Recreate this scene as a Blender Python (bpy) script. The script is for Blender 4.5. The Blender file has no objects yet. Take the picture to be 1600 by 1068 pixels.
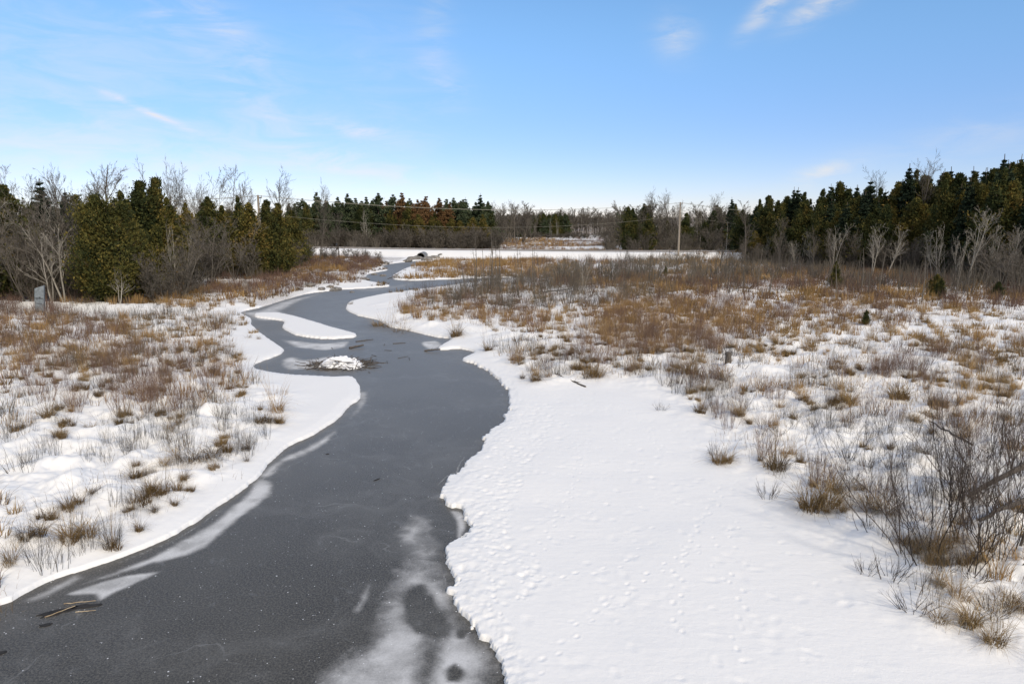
import bpy, math, random
import numpy as np
from mathutils import Vector

# ------------------------------------------------------------------ camera, sky, sun
sc = bpy.context.scene
COL = sc.collection
CAMZ = 7.0
PITCH = math.radians(9.9)
FPX = 1081.0
cam = bpy.data.cameras.new("camera")
cam.sensor_width = 36.0
cam.lens = FPX / 1600 * 36
cam.clip_start = 0.1
cam.clip_end = 6000
camo = bpy.data.objects.new("camera", cam)
COL.objects.link(camo)
camo.location = (0, 0, CAMZ)
camo.rotation_euler = (math.pi / 2 - PITCH, 0, 0)
sc.camera = camo

SUN_AZ, SUN_EL = 148.0, 40.0          # clockwise from +Y (the view direction), degrees
sd = Vector((math.sin(math.radians(SUN_AZ)) * math.cos(math.radians(SUN_EL)),
             math.cos(math.radians(SUN_AZ)) * math.cos(math.radians(SUN_EL)),
             math.sin(math.radians(SUN_EL))))
sun = bpy.data.lights.new("sun", 'SUN')
sun.energy = 2.3
sun.angle = math.radians(6)
sun.color = (1.0, 0.89, 0.74)
suno = bpy.data.objects.new("sun", sun)
COL.objects.link(suno)
suno.rotation_euler = sd.to_track_quat('Z', 'Y').to_euler()
sc.view_settings.view_transform = 'Standard'
sc.view_settings.look = 'None'
sc.view_settings.gamma = 1
sc.view_settings.exposure = 0.20


def ray(px, py):
    xc = (px - 800) / FPX
    yc = -(py - 534) / FPX
    c, s = math.cos(PITCH), math.sin(PITCH)
    return np.array((xc, c + yc * s, -s + yc * c))


def at(px, py, z=0.0):
    d = ray(px, py)
    t = (z - CAMZ) / d[2]
    return (d[0] * t, d[1] * t)


def ats(pts, z=0.0):
    return np.array([at(a, b, z) for a, b in pts])


class NT:
    def __init__(s, tree):
        s.t = tree
        s.n = tree.nodes
        s.l = tree.links

    def add(s, typ, **kw):
        n = s.n.new(typ)
        for k, v in kw.items():
            setattr(n, k, v)
        return n

    def link(s, a, b):
        s.l.new(a, b)

    def set(s, sock, v):
        if isinstance(v, bpy.types.NodeSocket):
            s.l.new(v, sock)
        else:
            sock.default_value = v

    def math(s, op, a, b=None, c=None, clamp=False):
        n = s.add('ShaderNodeMath', operation=op)
        n.use_clamp = clamp
        s.set(n.inputs[0], a)
        if b is not None:
            s.set(n.inputs[1], b)
        if c is not None:
            s.set(n.inputs[2], c)
        return n.outputs[0]

    def mix(s, f, a, b):
        n = s.add('ShaderNodeMix', data_type='RGBA')
        s.set(n.inputs[0], f)
        s.set(n.inputs[6], a)
        s.set(n.inputs[7], b)
        return n.outputs[2]

    def noise(s, vec, scale, detail=3, rough=0.5, dist=0.0):
        n = s.add('ShaderNodeTexNoise')
        s.set(n.inputs['Vector'], vec)
        n.inputs['Scale'].default_value = scale
        n.inputs['Detail'].default_value = detail
        n.inputs['Roughness'].default_value = rough
        n.inputs['Distortion'].default_value = dist
        return n.outputs['Fac']

    def ramp(s, f, stops):
        n = s.add('ShaderNodeValToRGB')
        cr = n.color_ramp
        while len(cr.elements) < len(stops):
            cr.elements.new(0.5)
        for e, (p, c) in zip(cr.elements, stops):
            e.position = p
            e.color = (c, c, c, 1) if isinstance(c, (int, float)) else (*c, 1)
        s.set(n.inputs[0], f)
        return n.outputs[0]

    def mapr(s, v, a, b, c=0.0, d=1.0, smooth=True):
        n = s.add('ShaderNodeMapRange')
        if smooth:
            n.interpolation_type = 'SMOOTHSTEP'
        s.set(n.inputs[0], v)
        n.inputs[1].default_value = a
        n.inputs[2].default_value = b
        n.inputs[3].default_value = c
        n.inputs[4].default_value = d
        return n.outputs[0]


# world: Nishita sky with thin cirrus
w = bpy.data.worlds.new("World")
sc.world = w
w.use_nodes = True
T = NT(w.node_tree)
T.n.clear()
sky = T.add('ShaderNodeTexSky', sky_type='NISHITA')
sky.sun_disc = False
sky.sun_elevation = math.radians(SUN_EL)
sky.sun_rotation = math.radians(SUN_AZ)
sky.altitude = 100
sky.air_density = 1.0
sky.dust_density = 0.0
sky.ozone_density = 5.0
tc = T.add('ShaderNodeTexCoord')
dirv = tc.outputs['Generated']
# wisps: (px, py, half length, half width (px), angle in the sky, strength)
WISPS = [(345, 38, 70, 20, 38, .34), (395, 150, 70, 14, 40, .22), (557, 203, 62, 11, 12, .55),
         (680, 40, 60, 22, 90, .18), (690, 118, 40, 20, 50, .26), (1055, 60, 26, 22, 35, .40),
         (1200, 12, 34, 11, -45, .75), (1280, 10, 36, 13, -28, .85), (1287, 270, 34, 11, -16, .75),
         (222, 170, 44, 4, 24, .7), (490, 245, 90, 18, 8, .30), (600, 268, 110, 16, 6, .28),
         (240, 15, 40, 12, 40, .25), (100, 130, 210, 90, 30, .24), (330, 90, 170, 70, 35, .14), (620, 150, 130, 70, 60, .12), (150, 235, 260, 40, 5, .24), (450, 205, 70, 12, 20, .2), (1540, 210, 120, 22, -12, .2),
         (-500, 100, 250, 60, 20, .4), (2300, 120, 260, 50, -15, .4)]
fib = T.add('ShaderNodeMapping')
fib.inputs['Rotation'].default_value = (0, math.radians(25), 0)
fib.inputs['Scale'].default_value = (3.0, 3.0, 12.0)
T.link(dirv, fib.inputs['Vector'])
nz = T.noise(fib.outputs[0], 3.2, 7, 0.62, 0.6)
nzm = T.mapr(nz, 0.30, 0.72)
tot = None
for (px, py, hl, hw, ang, st) in WISPS:
    c = Vector(ray(px, py)).normalized()
    a = math.radians(ang)
    e1 = Vector(ray(px + 20 * math.cos(a), py + 20 * math.sin(a))).normalized()
    u = (e1 - c)
    u = (u - c * u.dot(c)).normalized()
    v = c.cross(u)
    k = FPX * 0.95
    du = T.add('ShaderNodeVectorMath', operation='DOT_PRODUCT')
    T.link(dirv, du.inputs[0])
    du.inputs[1].default_value = u * (k / hl)
    dv = T.add('ShaderNodeVectorMath', operation='DOT_PRODUCT')
    T.link(dirv, dv.inputs[0])
    dv.inputs[1].default_value = v * (k / hw)
    dc = T.add('ShaderNodeVectorMath', operation='DOT_PRODUCT')
    T.link(dirv, dc.inputs[0])
    dc.inputs[1].default_value = c
    uu = T.math('MULTIPLY', du.outputs['Value'], du.outputs['Value'])
    r2 = T.math('MULTIPLY_ADD', dv.outputs['Value'], dv.outputs['Value'], uu)
    g = T.math('EXPONENT', T.math('MULTIPLY', r2, -0.9))
    g = T.math('MULTIPLY', g, T.math('GREATER_THAN', dc.outputs['Value'], 0.0))
    tot = T.math('MULTIPLY_ADD', g, st, tot if tot is not None else 0.0)
cm = T.math('MULTIPLY', tot, nzm, clamp=True)
# unseen bright cloud added behind the camera and overhead for neutral fill light
fill_veil = T.add('ShaderNodeVectorMath', operation='DOT_PRODUCT')
T.link(dirv, fill_veil.inputs[0])
fill_veil.inputs[1].default_value = Vector((0, -1, .55)).normalized()
vb = T.mapr(fill_veil.outputs['Value'], -.05, .75, 0, .8)
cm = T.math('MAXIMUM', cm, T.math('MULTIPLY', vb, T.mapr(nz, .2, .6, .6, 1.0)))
bg1 = T.add('ShaderNodeBackground')
hs = T.add('ShaderNodeHueSaturation')
hs.inputs['Saturation'].default_value = 1.09
T.link(sky.outputs[0], hs.inputs['Color'])
sz = T.add('ShaderNodeSeparateXYZ')
T.link(dirv, sz.inputs[0])
hz = T.mapr(sz.outputs[2], -.02, .42, 0, 1)
lowc = T.mix(T.mapr(hz, 0, .8), (.68, .64, .80, 1), (1.06, 1.03, .98, 1))
mlt = T.add('ShaderNodeMix', data_type='RGBA', blend_type='MULTIPLY')
mlt.inputs[0].default_value = 1.0
T.link(hs.outputs[0], mlt.inputs[6])
T.link(lowc, mlt.inputs[7])
T.link(mlt.outputs[2], bg1.inputs[0])
bg1.inputs[1].default_value = 0.15
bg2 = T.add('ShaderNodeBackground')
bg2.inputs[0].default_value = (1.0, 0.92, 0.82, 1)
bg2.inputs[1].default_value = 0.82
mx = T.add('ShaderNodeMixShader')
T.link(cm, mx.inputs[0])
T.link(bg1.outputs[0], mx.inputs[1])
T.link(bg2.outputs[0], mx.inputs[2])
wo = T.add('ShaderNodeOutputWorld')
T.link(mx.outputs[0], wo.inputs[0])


# ------------------------------------------------------------------ numpy helpers
def hash2(ix, iy, seed):
    h = (ix.astype(np.int64) * 374761393 + iy.astype(np.int64) * 668265263 + seed * 974634777) & 0xFFFFFFFF
    h = ((h ^ (h >> 13)) * 1274126177) & 0xFFFFFFFF
    h = h ^ (h >> 16)
    return (h & 0xFFFFFF).astype(np.float32) / float(0xFFFFFF)


def vn(x, y, seed=0):
    ix, iy = np.floor(x), np.floor(y)
    fx, fy = x - ix, y - iy
    fx = fx * fx * (3 - 2 * fx)
    fy = fy * fy * (3 - 2 * fy)
    a, b = hash2(ix, iy, seed), hash2(ix + 1, iy, seed)
    c, d = hash2(ix, iy + 1, seed), hash2(ix + 1, iy + 1, seed)
    return (a * (1 - fx) + b * fx) * (1 - fy) + (c * (1 - fx) + d * fx) * fy


def fbm(x, y, seed=0, oct=3):
    s, a, t = 0, 1.0, 0
    for o in range(oct):
        s = s + a * vn(x * 2 ** o + 17.3 * o, y * 2 ** o - 9.1 * o, seed + o)
        t += a
        a *= 0.5
    return s / t - 0.5


def smooth(a, b, x):
    t = np.clip((x - a) / (b - a), 0, 1)
    return t * t * (3 - 2 * t)


def crom(P, n=4):
    P = np.asarray(P, float)
    N = len(P)
    out = []
    for i in range(N):
        p0, p1, p2, p3 = P[(i - 1) % N], P[i], P[(i + 1) % N], P[(i + 2) % N]
        for k in range(n):
            t = k / n
            c = 0.5 * ((2 * p1) + (p2 - p0) * t + (2 * p0 - 5 * p1 + 4 * p2 - p3) * t * t + (3 * p1 - p0 - 3 * p2 + p3) * t ** 3)
            l = p1 * (1 - t) + p2 * t
            out.append(0.6 * c + 0.4 * l)
    return np.array(out)


def sdist(x, y, poly, margin=6.0):
    """signed distance, positive inside"""
    x = np.asarray(x, np.float64)
    y = np.asarray(y, np.float64)
    out = np.full(x.shape, -margin * 3.0)
    lo, hi = poly.min(0) - margin, poly.max(0) + margin
    m = (x > lo[0]) & (x < hi[0]) & (y > lo[1]) & (y < hi[1])
    X, Y = x[m], y[m]
    if X.size == 0:
        return out
    best = np.full(X.shape, 1e9)
    ins = np.zeros(X.shape, bool)
    N = len(poly)
    for i in range(N):
        ax, ay = poly[i]
        bx, by = poly[(i + 1) % N]
        dx, dy = bx - ax, by - ay
        L2 = dx * dx + dy * dy + 1e-12
        t = np.clip(((X - ax) * dx + (Y - ay) * dy) / L2, 0, 1)
        q = (X - ax - t * dx) ** 2 + (Y - ay - t * dy) ** 2
        np.minimum(best, q, out=best)
        if ay != by:
            c = ((ay > Y) != (by > Y)) & (X < dx * (Y - ay) / (by - ay) + ax)
            ins ^= c
    d = np.sqrt(best)
    out[m] = np.where(ins, d, -d)
    return out


def polyline_dist(x, y, P):
    best = np.full(np.shape(x), 1e9)
    for (ax, ay), (bx, by) in zip(P[:-1], P[1:]):
        dx, dy = bx - ax, by - ay
        t = np.clip(((x - ax) * dx + (y - ay) * dy) / (dx * dx + dy * dy), 0, 1)
        np.minimum(best, np.hypot(x - ax - t * dx, y - ay - t * dy), out=best)
    return best


# ------------------------------------------------------------------ the lie of the land
RIVER = [(775, 1068), (787, 1040), (762, 1010), (740, 985), (716, 955), (705, 925), (711, 905), (701, 880), (694, 860),
         (718, 848), (730, 828), (722, 800), (697, 791), (690, 770), (702, 748), (722, 738), (726, 724), (747, 705),
         (762, 680), (786, 655), (797, 630), (790, 605), (770, 585), (740, 570), (721, 562), (742, 551), (718, 545),
         (688, 547), (686, 542), (706, 530), (682, 527), (640, 517), (610, 511), (590, 500), (558, 493), (540, 483),
         (548, 471), (598, 460), (650, 453), (700, 447), (740, 441), (775, 438), (802, 436), (790, 434), (745, 434.5),
         (700, 436.5), (650, 438), (618, 437), (612, 432), (630, 421), (652, 413), (650, 408), (638, 409), (612, 412),
         (598, 416), (606, 422), (576, 428), (571, 438), (607, 445), (606, 448), (565, 451), (529, 453), (480, 459),
         (440, 470), (405, 481), (376, 488), (392, 498), (394, 508), (407, 520), (429, 536), (444, 547), (436, 555),
         (398, 569), (402, 578), (447, 586), (520, 590), (552, 590), (562, 603), (563, 622), (547, 634), (528, 655),
         (490, 680), (452, 697), (420, 725), (405, 745), (380, 765), (330, 800), (280, 833), (220, 860), (150, 885),
         (90, 904), (45, 923), (20, 940), (-10, 950), (-90, 975), (-250, 1015), (-500, 1068)]
river = list(ats(RIVER))
river += [(-16, 6), (-24, -10), (-30, -60), (10, -60), (2, -12), (-0.6, 4), (-0.35, 7.5)]
river = crom(river, 4)
ISLES = [crom(ats(p), 3) for p in (
    [(400, 490), (435, 489), (470, 497), (520, 512), (556, 522), (552, 528), (505, 530), (462, 524), (440, 512), (443, 502), (400, 496)],
    [(618, 437), (640, 432), (700, 430), (745, 427), (760, 431), (700, 436.0), (650, 438.5)],
    [(716, 553), (668, 548), (690, 538), (722, 543)],
)]
ISLES = [ISLES[0], ISLES[1]]
# where rough, tussocky marsh begins
LM = crom(ats([(-900, 480), (0, 488), (200, 492), (330, 486), (372, 480), (372, 500), (360, 520), (370, 545), (395, 590), (447, 605), (449, 640),
               (415, 690), (400, 722), (330, 760), (260, 800), (170, 850), (60, 895), (0, 925), (-250, 985), (-900, 1200)], .3), 3)
RM = crom(ats([(585, 475), (640, 457), (700, 450), (760, 445), (850, 437), (900, 429), (1600, 425), (3200, 425), (3200, 1500), (1900, 1120), (1600, 1010),
               (1500, 985), (1420, 940), (1380, 880), (1290, 825), (1230, 770), (1180, 735), (1110, 695), (1120, 668), (1060, 640),
               (1020, 605), (930, 592), (850, 597), (800, 575), (760, 545), (735, 525), (690, 520), (640, 514), (605, 505)], .3), 3)
UL = crom(ats([(-900, 470), (-900, 410), (470, 404), (560, 404), (600, 408), (590, 416), (568, 428), (562, 440), (500, 448), (440, 462), (380, 478), (330, 484), (0, 480)], .3), 2)
FR = crom(ats([(625, 420), (660, 408), (900, 405), (1100, 406), (1700, 404), (3300, 410), (3300, 428), (1100, 428), (880, 428), (800, 424), (700, 428), (640, 430)], .3), 2)
ROAD = np.array([(-400, 330), (-200, 200), (-90, 166), (-47, 152), (-20, 141), (0, 135.5), (20, 131), (45, 129), (80, 134), (140, 155), (260, 220), (500, 420)], float)


def height(x, y, fine=True):
    """returns z, litter"""
    x = np.asarray(x, float)
    y = np.asarray(y, float)
    d = -sdist(x, y, river, 8.0)
    d = np.where(d > 20, 8.0, d)
    for isl in ISLES:
        d = np.maximum(d, np.minimum(sdist(x, y, isl, 3.0), .30))
    right = smooth(-2, 1, x - (-2 + 0 * y)) * (y < 34)
    rag = (fbm(x * 2.2, y * 2.2, 5, 3) * 0.32 + fbm(x * 8, y * 8, 9, 3) * 0.20)
    d = d + rag * (0.30 + 0.85 * right) * smooth(-2, 0.0, d + 1) * (0.7 + y / 90)
    z = -0.35 + 0.44 * smooth(-0.10, 0.06, d)
    z = z + 0.05 * smooth(0, 0.5, d) + 0.06 * smooth(0.5, 5, d)
    z = z + fbm(x * .5, y * .5, 3, 2) * 0.07 * smooth(0, 2, d)
    lm = np.maximum(np.maximum(sdist(x, y, LM, 10), sdist(x, y, RM, 10)), sdist(x, y, UL, 10))
    m = smooth(-1.5, 2.5, lm)
    far = np.hypot(x, y)
    ef = smooth(0.1, 1.2, d)
    hum = np.abs(fbm(x * .8, y * .8, 21, 2)) * 0.8
    hum2 = vn(x * 1.3, y * 1.3, 31) ** 2
    z = z + m * ef * (0.16 + 0.28 * hum + 0.22 * (hum2 - .3) * (1 - smooth(60, 140, far)) + 0.26 * fbm(x * 2.6, y * 2.6, 41, 3) * (1 - smooth(25, 70, far)))
    # overall rise away from the creek
    z = z + 0.35 * smooth(15, 60, np.abs(x + 4)) + 0.0016 * np.clip(far - 150, 0, 3000) 
    # low snowy bank in front of the left tree line
    bx = smooth(-75, -55, x) * (1 - smooth(-29, -25, x))
    z = z + 0.35 * np.exp(-((y - 54 + 0.10 * (x + 40)) / 1.8) ** 2) * bx
    # far rise with the hardwood hill
    z = z + 5.0 * smooth(330, 480, y) * smooth(-60, 20, x) * (1 - smooth(60, 160, x)) + 12 * smooth(600, 1600, far)
    # road bank
    rd = polyline_dist(x, y, ROAD)
    bank = 1.45 - np.clip(rd - 4.8, 0, 99) * 0.36 + fbm(x * .5, y * .5, 77, 2) * .25 * smooth(4.8, 7, rd)
    wgt = smooth(0.0, 0.5, bank - z)
    z = z * (1 - wgt) + bank * wgt
    # the creek passes under the road
    pat = fbm(x * .22, y * .22, 51, 3)
    pat2 = fbm(x * 1.1, y * 1.1, 61, 3)
    lit = m * smooth(0.02, 0.25, pat2 + 0.4 * pat + .25 * smooth(35, 110, far) - 0.12) * 0.75 * (1 - wgt) * smooth(18, 42, far)
    return z, lit, rd, m


def H(x, y):
    return height(np.atleast_1d(np.asarray(x, float)), np.atleast_1d(np.asarray(y, float)))[0]


def h1(x, y):
    return float(H([x], [y])[0])


# ------------------------------------------------------------------ mesh helpers
def mesh_np(name, V, F, attrs=None, smoothf=False):
    me = bpy.data.meshes.new(name)
    V = np.asarray(V, np.float32)
    F = np.asarray(F, np.int32)
    k = F.shape[1]
    me.vertices.add(len(V))
    me.vertices.foreach_set('co', V.ravel())
    me.loops.add(F.size)
    me.loops.foreach_set('vertex_index', F.ravel())
    me.polygons.add(len(F))
    me.polygons.foreach_set('loop_start', np.arange(0, F.size, k, dtype=np.int32))
    if smoothf:
        me.polygons.foreach_set('use_smooth', np.ones(len(F), bool))
    else:
        me.polygons.foreach_set('use_smooth', np.zeros(len(F), bool))
    for an, av in (attrs or {}).items():
        a = me.attributes.new(an, 'FLOAT', 'POINT')
        a.data.foreach_set('value', np.asarray(av, np.float32))
    me.update(calc_edges=True)
    return me


def new_obj(name, me, mat=None, parent=None, label=None, cat=None, group=None, kind=None):
    o = bpy.data.objects.new(name, me)
    COL.objects.link(o)
    if mat is not None and me is not None and not me.materials:
        me.materials.append(mat)
    if parent is not None:
        o.parent = parent
    tag(o, label, cat, group, kind)
    return o


def tag(o, label=None, cat=None, group=None, kind=None):
    if label and len(label.split()) > 16:
        for w_ in ('close ', 'just ', 'well ', 'thin ', ', ', 'the ', 'the ', 'tall ', 'the ', 'grey '):
            if len(label.replace('-', ' ').split()) > 16:
                label = label.replace(w_, ' ' if w_ == ', ' else '', 1)
    for k, v in (('label', label), ('category', cat), ('group', group), ('kind', kind)):
        if v:
            o[k] = v


def norm(a):
    return a / (np.linalg.norm(a, axis=-1, keepdims=True) + 1e-9)


def tubes(P, R, sides=3, tone=None):
    """P (n,k,3), R (n,k) -> V, F(quads), tone"""
    n, k, _ = P.shape
    Tn = np.gradient(P, axis=1)
    Tn = norm(Tn)
    ref = np.where(np.abs(Tn[..., 2:3]) > 0.85, np.array([1., 0.1, 0]), np.array([0.1, 0, 1.]))
    A = norm(np.cross(Tn, ref))
    B = np.cross(Tn, A)
    ang = np.arange(sides) * (2 * math.pi / sides)
    if sides == 2:
        V = np.stack([P + A * R[..., None], P - A * R[..., None]], axis=2)
    else:
        V = P[:, :, None, :] + R[:, :, None, None] * (A[:, :, None, :] * np.cos(ang)[None, None, :, None] + B[:, :, None, :] * np.sin(ang)[None, None, :, None])
    V = V.reshape(-1, 3)
    base = (np.arange(n)[:, None, None] * k + np.arange(k - 1)[None, :, None]) * sides
    j = np.arange(1 if sides == 2 else sides)[None, None, :]
    j2 = (j + 1) % sides
    F = np.stack([base + j, base + j2, base + sides + j2, base + sides + j], axis=-1).reshape(-1, 4)
    tn = np.repeat(tone, k * sides) if tone is not None else np.repeat(np.random.default_rng(1).random(n), k * sides)
    return V, F, tn


def grow(S, D, L, R, k, wob, up, rng, taper=0.25):
    n = len(S)
    P = np.zeros((n, k, 3))
    P[:, 0] = S
    d = norm(D)
    step = (L / (k - 1))[:, None]
    for i in range(1, k):
        d = norm(d + rng.normal(0, wob, (n, 3)) + np.array([0, 0, up]))
        P[:, i] = P[:, i - 1] + d * step
    t = np.linspace(0, 1, k)[None, :]
    RR = R[:, None] * (1 - (1 - taper) * t)
    return P, RR


def spawn(P, RR, m, t0, t1, ang, lf, rng, rf=0.55, angj=0.25, decay=0.5):
    n, k, _ = P.shape
    idx = np.repeat(np.arange(n), m)
    t = rng.uniform(t0, t1, n * m)
    f = t * (k - 1)
    i = np.minimum(f.astype(int), k - 2)
    fr = (f - i)[:, None]
    S = P[idx, i] * (1 - fr) + P[idx, i + 1] * fr
    Tn = norm(P[idx, i + 1] - P[idx, i])
    q = norm(np.cross(Tn, rng.normal(0, 1, (n * m, 3))))
    a = (ang + rng.normal(0, angj, n * m))[:, None]
    D = Tn * np.cos(a) + q * np.sin(a)
    Lp = np.linalg.norm(np.diff(P, axis=1), axis=2).sum(1)[idx]
    L = Lp * lf * (1 - decay * t) * rng.uniform(0.7, 1.2, n * m)
    R = (RR[idx, i] * (1 - fr[:, 0]) + RR[idx, i + 1] * fr[:, 0]) * rf
    return S, D, L, R


def join(parts):
    V, F, Tn = [], [], []
    o = 0
    for v, f, t in parts:
        V.append(v)
        F.append(f + o)
        Tn.append(t)
        o += len(v)
    return np.concatenate(V), np.concatenate(F), np.concatenate(Tn)


# ------------------------------------------------------------------ materials
def mat_new(name):
    m = bpy.data.materials.new(name)
    m.use_nodes = True
    t = NT(m.node_tree)
    t.n.clear()
    out = t.add('ShaderNodeOutputMaterial')
    b = t.add('ShaderNodeBsdfPrincipled')
    t.link(b.outputs[0], out.inputs[0])
    return m, t, b, out


def attr(t, name):
    a = t.add('ShaderNodeAttribute')
    a.attribute_name = name
    return a.outputs['Fac']


def objc(t):
    return t.add('ShaderNodeTexCoord').outputs['Object']


def plant_mat(name, stops, rough=0.85, rnd=0.35, translucent=0.0):
    m, t, b, out = mat_new(name)
    oi = t.add('ShaderNodeObjectInfo')
    f = t.math('MULTIPLY_ADD', t.math('SUBTRACT', oi.outputs['Random'], 0.5), rnd, attr(t, 'tone'), clamp=True)
    col = t.ramp(f, stops)
    t.link(col, b.inputs['Base Color'])
    b.inputs['Roughness'].default_value = rough
    b.inputs['Specular IOR Level'].default_value = 0.2
    if translucent:
        tr = t.add('ShaderNodeBsdfTranslucent')
        t.link(col, tr.inputs[0])
        ms = t.add('ShaderNodeMixShader')
        ms.inputs[0].default_value = translucent
        t.link(b.outputs[0], ms.inputs[1])
        t.link(tr.outputs[0], ms.inputs[2])
        t.link(ms.outputs[0], out.inputs[0])
    return m


def rough_mat(name, c1, c2, scale=6, rough=0.85, stretch=(1, 1, 1), bump=0.3):
    m, t, b, out = mat_new(name)
    mp = t.add('ShaderNodeMapping')
    mp.inputs['Scale'].default_value = stretch
    t.link(objc(t), mp.inputs['Vector'])
    n = t.noise(mp.outputs[0], scale, 5, 0.6)
    t.link(t.mix(t.mapr(n, .35, .65), (*c1, 1), (*c2, 1)), b.inputs['Base Color'])
    b.inputs['Roughness'].default_value = rough
    bp = t.add('ShaderNodeBump')
    bp.inputs['Strength'].default_value = bump
    bp.inputs['Distance'].default_value = 0.02
    t.link(n, bp.inputs['Height'])
    t.link(bp.outputs[0], b.inputs['Normal'])
    return m


M = {}
# snow-covered ground with dead litter where the marsh grass pokes through
m, t, b, out = mat_new('snow_ground')
oc = objc(t)
lit = attr(t, 'litter')
n1 = t.noise(oc, 9.0, 4, .65)
n2 = t.noise(oc, 45.0, 3, .6)
mp = t.add('ShaderNodeMapping')
mp.inputs['Scale'].default_value = (.7, 2.6, 1)
mp.inputs['Rotation'].default_value = (0, 0, .5)
t.link(oc, mp.inputs['Vector'])
n3 = t.noise(mp.outputs[0], 1.6, 5, .6, .5)
f = t.mapr(t.math('ADD', t.math('MULTIPLY', lit, 0.9), t.math('MULTIPLY', t.math('SUBTRACT', n2, .5), 1.3)), 0.45, 0.75)
snowc = t.mix(n1, (.82, .815, .80, 1), (.875, .868, .853, 1))
dirt = t.ramp(t.noise(oc, 3.0, 4), [(0.3, (.10, .066, .036)), (0.55, (.20, .135, .075)), (0.75, (.27, .19, .11))])
t.link(t.mix(f, snowc, dirt), b.inputs['Base Color'])
b.inputs['Roughness'].default_value = 0.7
b.inputs['Specular IOR Level'].default_value = 0.25
bp = t.add('ShaderNodeBump')
bp.inputs['Strength'].default_value = 0.35
bp.inputs['Distance'].default_value = 0.03
hh = t.math('ADD', t.math('MULTIPLY', n1, 0.7), t.math('MULTIPLY_ADD', n3, 1.3, t.math('MULTIPLY', n2, .25)))
t.link(hh, bp.inputs['Height'])
t.link(bp.outputs[0], b.inputs['Normal'])
M['snow'] = m

# dark river ice, wind-dusted with snow in places
m, t, b, out = mat_new('river_ice')
oc = objc(t)
fr = attr(t, 'frost')
grain = t.noise(oc, 26.0, 4, .85)
big = t.noise(oc, 0.35, 3, .5)
icec = t.mix(t.mapr(grain, .40, .64), (.003, .0028, .0024, 1), (.112, .105, .090, 1))
icec = t.mix(t.mapr(big, .35, .7, 0, .35), icec, (.088, .085, .075, 1))
# faint swirls
sw = t.noise(oc, 1.1, 5, .6, 1.8)
icec = t.mix(t.math('MULTIPLY', t.mapr(sw, .60, .72), .28), icec, (.20, .21, .22, 1))
# refrozen seams and hairline cracks
wv = t.add('ShaderNodeVectorMath', operation='MULTIPLY_ADD')
nn = t.add('ShaderNodeTexNoise')
nn.inputs['Scale'].default_value = .7
nn.inputs['Detail'].default_value = 4
t.link(oc, nn.inputs['Vector'])
t.link(nn.outputs['Color'], wv.inputs[0])
wv.inputs[1].default_value = (2.2, 2.2, 0)
t.link(oc, wv.inputs[2])
vc = t.add('ShaderNodeTexVoronoi', feature='DISTANCE_TO_EDGE')
vc.inputs['Scale'].default_value = .22
t.link(wv.outputs[0], vc.inputs['Vector'])
ck = t.math('MULTIPLY', t.mapr(vc.outputs['Distance'], 0, .006, 1, 0), t.mapr(t.noise(oc, .8, 3, .6), .48, .62))
icec = t.mix(t.math('MULTIPLY', ck, .22), icec, (.36, .37, .37, 1))
bnd = t.mapr(vc.outputs['Distance'], .0, .16, 1, 0)
icec = t.mix(t.math('MULTIPLY', t.math('MULTIPLY', bnd, t.mapr(sw, .35, .65)), .22), icec, (.17, .17, .165, 1))
# snow crystals scattered on the ice
vo = t.add('ShaderNodeTexVoronoi')
vo.inputs['Scale'].default_value = 7.0
vo.inputs['Randomness'].default_value = 1.0
t.link(oc, vo.inputs['Vector'])
clus = t.mapr(t.noise(oc, .9, 4, .7), .42, .68)
sep = t.add('ShaderNodeSeparateColor')
t.link(vo.outputs['Color'], sep.inputs[0])
rad = t.math('MULTIPLY', t.math('MULTIPLY', sep.outputs[0], sep.outputs[0]), 0.12)
dot = t.math('LESS_THAN', vo.outputs['Distance'], rad)
dot = t.math('MULTIPLY', dot, t.math('LESS_THAN', sep.outputs[1], t.math('MULTIPLY_ADD', clus, .7, .34)))
vo2 = t.add('ShaderNodeTexVoronoi')
vo2.inputs['Scale'].default_value = 22.0
t.link(oc, vo2.inputs['Vector'])
sep2 = t.add('ShaderNodeSeparateColor')
t.link(vo2.outputs['Color'], sep2.inputs[0])
dot2 = t.math('LESS_THAN', vo2.outputs['Distance'], t.math('MULTIPLY', sep2.outputs[0], .22))
dot2 = t.math('MULTIPLY', dot2, t.math('LESS_THAN', sep2.outputs[1], t.math('MULTIPLY', t.mapr(t.noise(oc, 1.7, 3, .7), .50, .72), .42)))
vo3 = t.add('ShaderNodeTexVoronoi')
vo3.inputs['Scale'].default_value = 13.0
t.link(oc, vo3.inputs['Vector'])
sep3 = t.add('ShaderNodeSeparateColor')
t.link(vo3.outputs['Color'], sep3.inputs[0])
dot3 = t.math('MULTIPLY', t.math('LESS_THAN', vo3.outputs['Distance'], t.math('MULTIPLY', sep3.outputs[0], .15)), t.math('LESS_THAN', sep3.outputs[1], t.math('MULTIPLY_ADD', clus, .30, .06)))
dots = t.math('MAXIMUM', t.math('MAXIMUM', dot, dot3), dot2)
fn = t.noise(oc, 3.5, 5, .6, .4)
ff = t.mapr(t.math('ADD', fr, t.math('MULTIPLY', t.math('SUBTRACT', fn, .5), .6)), .10, 1.0)
ff = t.math('MULTIPLY', ff, t.mapr(grain, .2, .6, .7, 1.0))
ff = t.math('MULTIPLY', ff, t.mapr(t.noise(oc, 1.3, 4, .55, .3), .30, .60, .55, .97))
c = t.mix(ff, icec, (.62, .625, .63, 1))
c = t.mix(t.math('MULTIPLY', dots, .9), c, (.72, .74, .76, 1))
t.link(c, b.inputs['Base Color'])
t.link(t.mix(ff, (.40, .40, .40, 1), (.85, .85, .85, 1)), b.inputs['Roughness'])
b.inputs['IOR'].default_value = 1.31
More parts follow.
